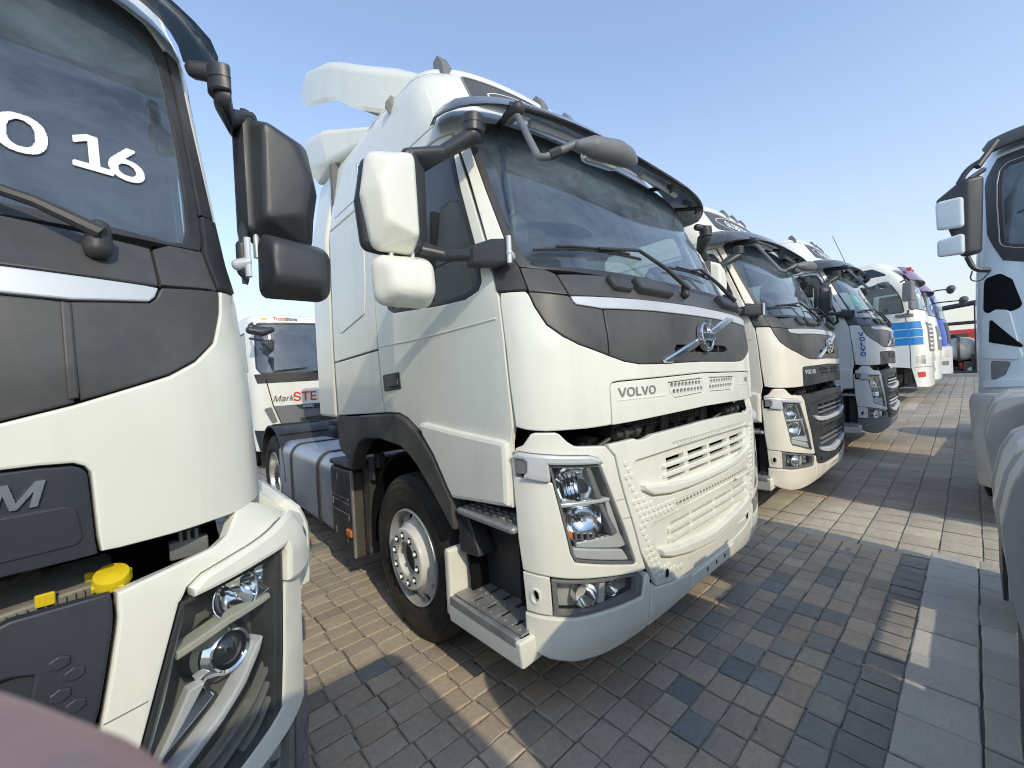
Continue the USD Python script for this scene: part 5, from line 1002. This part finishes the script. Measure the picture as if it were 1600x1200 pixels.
mr = sidemirror(R1, [(-1.46, .0, zm(2.90), .03), (-1.34, -.02, zm(2.88), .03), (-1.46, .0, zm(3.12), .035), (-1.34, -.02, zm(3.12), .03)], "mirror_plastic", "pale_blue_paint",
    arms=[[(-1.34, .05, zm(3.30)), (-1.28, .06, zm(3.43)), (-1.18, .12, zm(3.50))], [(-1.27, .05, zm(3.32)), (-1.18, .12, zm(3.40))], [(-1.30, .05, zm(2.57)), (-1.26, .06, zm(2.43)), (-1.16, .10, zm(2.41))]], back=[(-1.45, .06, zm(3.17), .04), (-1.30, .04, zm(2.62), .05), (-1.30, .04, zm(3.28), .05), (-1.24, .07, zm(2.62), .035), (-1.22, .07, zm(3.30), .035)])
obj(R1, "kerb_mirror", hull([(-1.46, .0, zm(2.63), .03), (-1.34, -.02, zm(2.62), .03), (-1.46, .0, zm(2.74), .03), (-1.34, -.02, zm(2.76), .03)], 12), "pale_blue_paint")
obj(R1, "mirror_cable", tube([(-1.27, .05, zm(2.42)), (-1.29, .03, zm(2.33)), (-1.22, .02, zm(2.30)), (-1.16, .05, zm(2.40))], .006, 6, smoothpath=2), "black_plastic")
obj(R1, "wiper", tube([(-1.0, .05, zr(2.9)), (-.7, .0, zr(2.95)), (-.4, -.03, zr(2.7))], .012, 6), "black_plastic")
# --- white delivery truck seen through the gap on the left
SM = upright(rake=1.6)
WSM = rnd(sym([(0, 1.93), (1.1, 1.91), (1.16, 2.0), (1.13, 2.8), (1.08, 2.86), (0, 2.89)]), .05)
WINM = rnd([(1.42, 1.95), (2.35, 1.95), (2.35, 2.7), (1.5, 2.7)], .05)
TM_ = cab_truck("dealer_truck", "white truck with red lettering facing the camera in the gap left of the middle truck", (2.85, 8.9, 0), 0, SM, "clean_white_paint",
    [("cowl", sym([(0, 1.72), (1.18, 1.70), (1.24, 1.88), (0, 1.90)]), "black_plastic", .006, .02), ("grille", sym([(0, .72), (.67, .72), (.80, .86), (.945, 1.26), (0, 1.27)]), "grey_plastic", .01, .03),
     ("grille_intake", sym([(0, .90), (.46, .90), (.50, 1.0), (0, 1.02)]), "grille_plastic", .024, .02), ("badge_plate", sym([(0, 1.17), (.48, 1.18), (.56, 1.255), (0, 1.262)]), "grille_plastic", .024, .02), ("panel_gap", LineString([(-1.03, 1.78), (-.94, 1.28), (-.80, .86), (-.67, .72)]).buffer(.008), "void_dark", .012, .01), ("front_skirt", sym([(0, .42), (1.2, .42), (1.3, .82), (0, .72)]), "dark_steel", .012, .02)],
    [("corner_lamp", rnd([(1.10, 1.22), (.97, 1.25), (.88, .96), (.97, .93)], .03), "grey_plastic", .012, .02)], 3.0, WSM, WINM)
obj(TM_, "door_lettering", wraptext(SM, "STEINER"[:3], .17, -.60, 1.335, .004, .004, True), "red_letter", smooth=False)
obj(TM_, "script_lettering", wraptext(SM, "Mark", .11, -.95, 1.345, .004, .004, slant=.35), "dark_letter", smooth=False)
obj(TM_, "plate_lettering", wraptext(SM, "00001", .045, -.43, 1.2, .026, .003, True), "white_letter", smooth=False)
tsv, tsf = wraptext(SM, "Truck", .062, -.81, 2.945, .004, .004, True); obj(TM_, "roof_lettering", (tsv, tsf), "red_letter", smooth=False)
obj(TM_, "roof_lettering", wraptext(SM, "Store", .062, -.585, 2.945, .004, .004, True), "dark_letter", smooth=False)
obj(TM_, "roof_lamp", panel(SM, rnd([(-1.02, 2.955), (-.91, 2.955), (-.91, 2.985), (-1.02, 2.985)], .006), .01, .02, .05, .004), "yellow_plastic")
sidemirror(TM_, [(-1.30, -.24, 2.66, .07), (-1.12, -.28, 2.62, .07), (-.96, -.28, 2.68, .05)], arms=[[(-1.18, .2, 2.85), (-1.3, -.05, 2.75), (-1.2, -.22, 2.66)], [(-1.2, .1, 2.8), (-1.12, -.1, 2.74), (-1.05, -.25, 2.66)]])
sidemirror(TM_, [(-1.08, -.3, 2.42, .06), (-1.0, -.32, 2.32, .05), (-.98, -.3, 2.45, .05)], arms=[[(-1.25, .1, 2.55), (-1.15, -.15, 2.50), (-1.04, -.26, 2.46)]])
obj(TM_, "wiper", cat(tube([SM.at(-.9, 1.92, .03), SM.at(-.3, 1.98, .03)], .012, 6), tube([SM.at(-.2, 1.90, .03), SM.at(.4, 1.98, .03)], .012, 6)), "black_plastic")
# --- tractor at the right, parked with its tail to the lane: only its pale mudguards show
N = thing("backed_in_tractor", "tractor backed into the lane at the lower right edge, pale mudguard over black tyre", "truck", (3.02, -.055, 0))
def guard(x0, x1, name):
    out = [(-1.30, .55), (-1.30, .95), (-1.22, 1.18), (-1.05, 1.32), (-.85, 1.36), (-.22, 1.36), (-.10, 1.35), (-.04, 1.31), (-.01, 1.24), (.012, 1.12), (.0, .95), (-.03, .76), (-.05, .62)]
    g = obj(N, name, extr(Polygon(out + [(a + (-.65 - a) * .035, b + (.6 - b) * .03) for a, b in out[::-1]]), x0, x1, 0), "guard_plastic", smooth=40)
    for xx in (x1 - .025,): obj(g, "guard_lip", extr(Polygon(out + [(a + (-.65 - a) * .09, b + (.6 - b) * .08) for a, b in out[::-1]]).buffer(.008), xx, xx + .025, 0, ), "guard_plastic", smooth=30)
    obj(g, "guard_side", extr(rnd(out, .02), x0 - .012, x0 + .02, 0), "guard_plastic", smooth=30)
    obj(g, "guard_rib", extr(Polygon([(.005, 1.0), (.022, 1.12), (.0, 1.24), (-.03, 1.32), (-.10, 1.365), (-.30, 1.375), (-.30, 1.34), (-.05, 1.30), (-.01, 1.1)]), x0 + .18, x0 + .32, 0), "guard_plastic", smooth=30)
    obj(g, "mudflap", rbox(x0 + .02, x1 - .02, -.055, -.035, .16, .78, .006), "dark_steel")
for sg in (-1, 1):
    guard(*((-1.27, -.64) if sg < 0 else (.64, 1.27)), "mudguard")
    wheel(N, sg * 1.24, -.66, sg, False, name="rear_wheel"); wheel(N, sg * 1.22, -5.2, sg, True)
obj(N, "chassis", cat(rbox(-.48, -.40, -6.2, -.12, .72, .98), rbox(.40, .48, -6.2, -.12, .72, .98), rbox(-.45, .45, -.22, -.12, .66, .92, .02), rbox(-1.0, 1.0, -.72, -.58, .44, .58), rbox(-.5, .5, -1.0, -.3, 1.0, 1.1)), "chassis_steel")
obj(N, "tool_box", rbox(-.20, .62, -.62, -.16, .99, 1.36, .02), "dark_steel")
obj(N, "cab", cat(hull([(-1.2, -6.6, .5, .06), (1.2, -6.6, .5, .06), (-1.2, -4.5, 1.0, .06), (1.2, -4.5, 1.0, .06), (-1.18, -6.2, 2.8, .12), (1.18, -6.2, 2.8, .12), (-1.18, -4.5, 2.85, .08), (1.18, -4.5, 2.85, .08)], 12)), "white_paint")
obj(R1, "bumper", panel(SR, sym([(0, .35), (1.25, .36), (1.32, 1.15), (1.28, 1.235), (0, 1.24)]), .10, .14, .07, .03), "guard_plastic")
obj(R1, "bumper_rib", panel(SR, fl(rnd([(.98, 1.0), (1.10, 1.0), (1.10, 1.242), (.98, 1.242)], .01), -1), .115, .03, .03, .008), "guard_plastic")
for k in range(5):
    tp = thing("spare_tyre", "worn truck tyre lying in a stack beside the photographer", "tyre", (1.24, -.64, .315 * k), 37.0 * k, group="spare tyres stacked beside the photographer")
    obj(tp, "casing", (cat(WH_S["tyre"])[0][:, [1, 2, 0]], cat(WH_S["tyre"])[1]), "tyre_rubber")
V_ = thing("parked_van", "white panel van parked just behind the photographer", "van", (-.62, -.55, 0))
obj(V_, "body", hull([(-.98, -.08, .45, .06), (.98, -.08, .45, .06), (-.98, -4.6, .45, .06), (.98, -4.6, .45, .06), (-.98, -.08, 1.2, .06), (.98, -.08, 1.2, .06), (-.92, -.14, 2.02, .09), (.92, -.14, 2.02, .09), (-.92, -3.4, 2.05, .09), (.92, -3.4, 2.05, .09), (-.95, -4.7, 1.1, .08), (.95, -4.7, 1.1, .08)], 14), "clean_white_paint", smooth=30)
for sx in (-1, 1):
    obj(V_, "rear_window", rbox(sx * .45 - .36, sx * .45 + .36, -.08, -.045, 1.32, 1.78, .01), "lens_black"); obj(V_, "rear_lamp", rbox(sx * .96 - .05, sx * .96 + .05, -.12, -.03, .75, 1.2, .01), "red_lens")
    wheel(V_, sx * .98, -1.0, sx, True, name="wheel"); wheel(V_, sx * .98, -4.0, sx, True, name="wheel")
obj(V_, "bumper", rbox(-1.0, 1.0, -.08, .04, .42, .62, .03), "grey_plastic")
# ------------------------------------------------------------------ end of the lane
g0 = float(gz(30))
k = obj("/World", "kerb", cat(rbox(29.0, 29.35, -14, 14, g0 - .3, g0 + .16, .03)), "concrete_kerb"); meta(stage.GetPrimAtPath(k), "low grey concrete kerb across the far end of the lane", None, kind="structure")
G_ = thing("steel_gantry", "dark steel loading frame with sloping top beam at the far end of the lane", "frame", (30.2, 0, g0))
for y in (1.6, -.20, -.62): obj(G_, "post", rbox(-.11, .11, y - .14, y + .14, 0, 3.5, .02), "dark_steel")
obj(G_, "beam", hull([(0, 1.9, 3.30, .12), (0, -.8, 3.62, .12)], 8), "dark_steel"); obj(G_, "beam", rbox(-.1, .1, -.7, 1.8, 2.52, 2.68, .02), "dark_steel"); obj(G_, "sill", rbox(-.2, .2, -1.5, 2.6, .02, .26, .03), "dark_steel"); obj(G_, "backboard", rbox(4.6, 4.7, -1.5, 3.6, .1, 2.2, .02), "void_dark")
D_ = thing("mixer_drum", "cream concrete mixer drum lying under the dark frame at the lane's end", "mixer drum", (30.75, .45, g0 + 1.35), 90)
obj(D_, "drum", moved(lathe([(.02, -.62), (.30, -.62), (.52, -.30), (.60, .05), (.55, .35), (.38, .62), (.20, .80), (.02, .80)], 26), (0, 0, 0), rot([0, 0, 1], 180)), "drum_cream")
obj(D_, "drum_ring", lathe([(.56, -.02), (.64, -.02), (.64, .08), (.56, .08)], 26), "engine_metal")
obj(D_, "stand", cat(rbox(-.5, -.4, -.5, .5, -1.25, -.3), rbox(.4, .5, -.5, .5, -1.25, -.3), rbox(-.5, .5, -.1, .1, -1.1, -.9)), "chassis_steel")
E_ = thing("engine_block", "rusty engine with hoses standing beside the cream mixer drum", "engine", (30.6, .05, g0 + .27))
obj(E_, "block", cat(rbox(-.25, .25, -.28, .28, 0, .45, .04), *[tube([(-.2 + .1 * i, -.3, .35), (-.25 + .1 * i, -.38, .55), (-.2 + .1 * i, -.1, .62)], .04, 8) for i in range(4)]), "engine_metal"); obj(E_, "pulley", lathe([(.02, -.32), (.16, -.32), (.16, -.26), (.02, -.26)], 20), "rim_steel"); obj(E_, "filter", tube([(0, .3, .1), (0, .38, .4)], .09, 12), "red_paint")
C_ = thing("red_pickup", "small red vehicle half hidden behind the dark frame at the lane's end", "car", (34.6, .75, g0 - .55))
obj(C_, "body", cat(hull([(-.6, -1.8, 1.5, .15), (.6, -1.8, 1.5, .15), (-.6, 1.5, 1.5, .15), (.6, 1.5, 1.5, .15), (-.6, -1.8, 2.1, .12), (-.6, 1.2, 2.3, .12), (.6, 1.2, 2.3, .12)]),), "red_paint"); obj(C_, "cab_roof", hull([(-.5, -.9, 2.9, .1), (.5, -.9, 2.9, .1), (-.5, .6, 2.9, .1), (.5, .6, 2.9, .1), (-.6, -1.2, 2.3, .1), (.6, .9, 2.3, .1), (-.6, .9, 2.3, .1)]), "red_paint"); obj(C_, "window", rbox(-.72, -.70, -.6, .4, 2.4, 2.75, .005), "lens_black")
for y in (-1.2, 1.0): wheel(C_, -.7, y, -1, True, name="wheel")
# ------------------------------------------------------------------ the photographer's fingertip in front of the lens
def from_px(u, v, d):
    return np.array([0, 0, EYE]) + d * (CAMM.T @ np.array([(u - 800) / FPX, (600 - v) / FPX, 1.0]))
fa = [from_px(-330, 1185, .046), from_px(-120, 1240, .043), from_px(70, 1312, .041), from_px(190, 1365, .040)]
fm_ = hull([(*fa[0], .0088), (*fa[1], .0086)], 24) + hull([(*fa[1], .0086), (*fa[2], .0082)], 24) + hull([(*fa[2], .0082), (*fa[3], .0068)], 24)
fv, ff = cat(fm_.refine_to_length(.002)); ft = trimesh.Trimesh(fv, ff); trimesh.smoothing.filter_taubin(ft, iterations=8)
PF = thing("person", "fingertip of the photographer reaching into the lower left corner", "person", fa[2])
ft.apply_translation(-fa[2]); obj(PF, "finger", ft, "skin", smooth=True)
nv = hull([(*(fa[3] - fa[2] + np.array([0, 0, .0062])), .002), (*((fa[3] - fa[2]) * .3 + np.array([0, 0, .0072])), .002)], 12); obj(PF, "nail", nv, "skin")
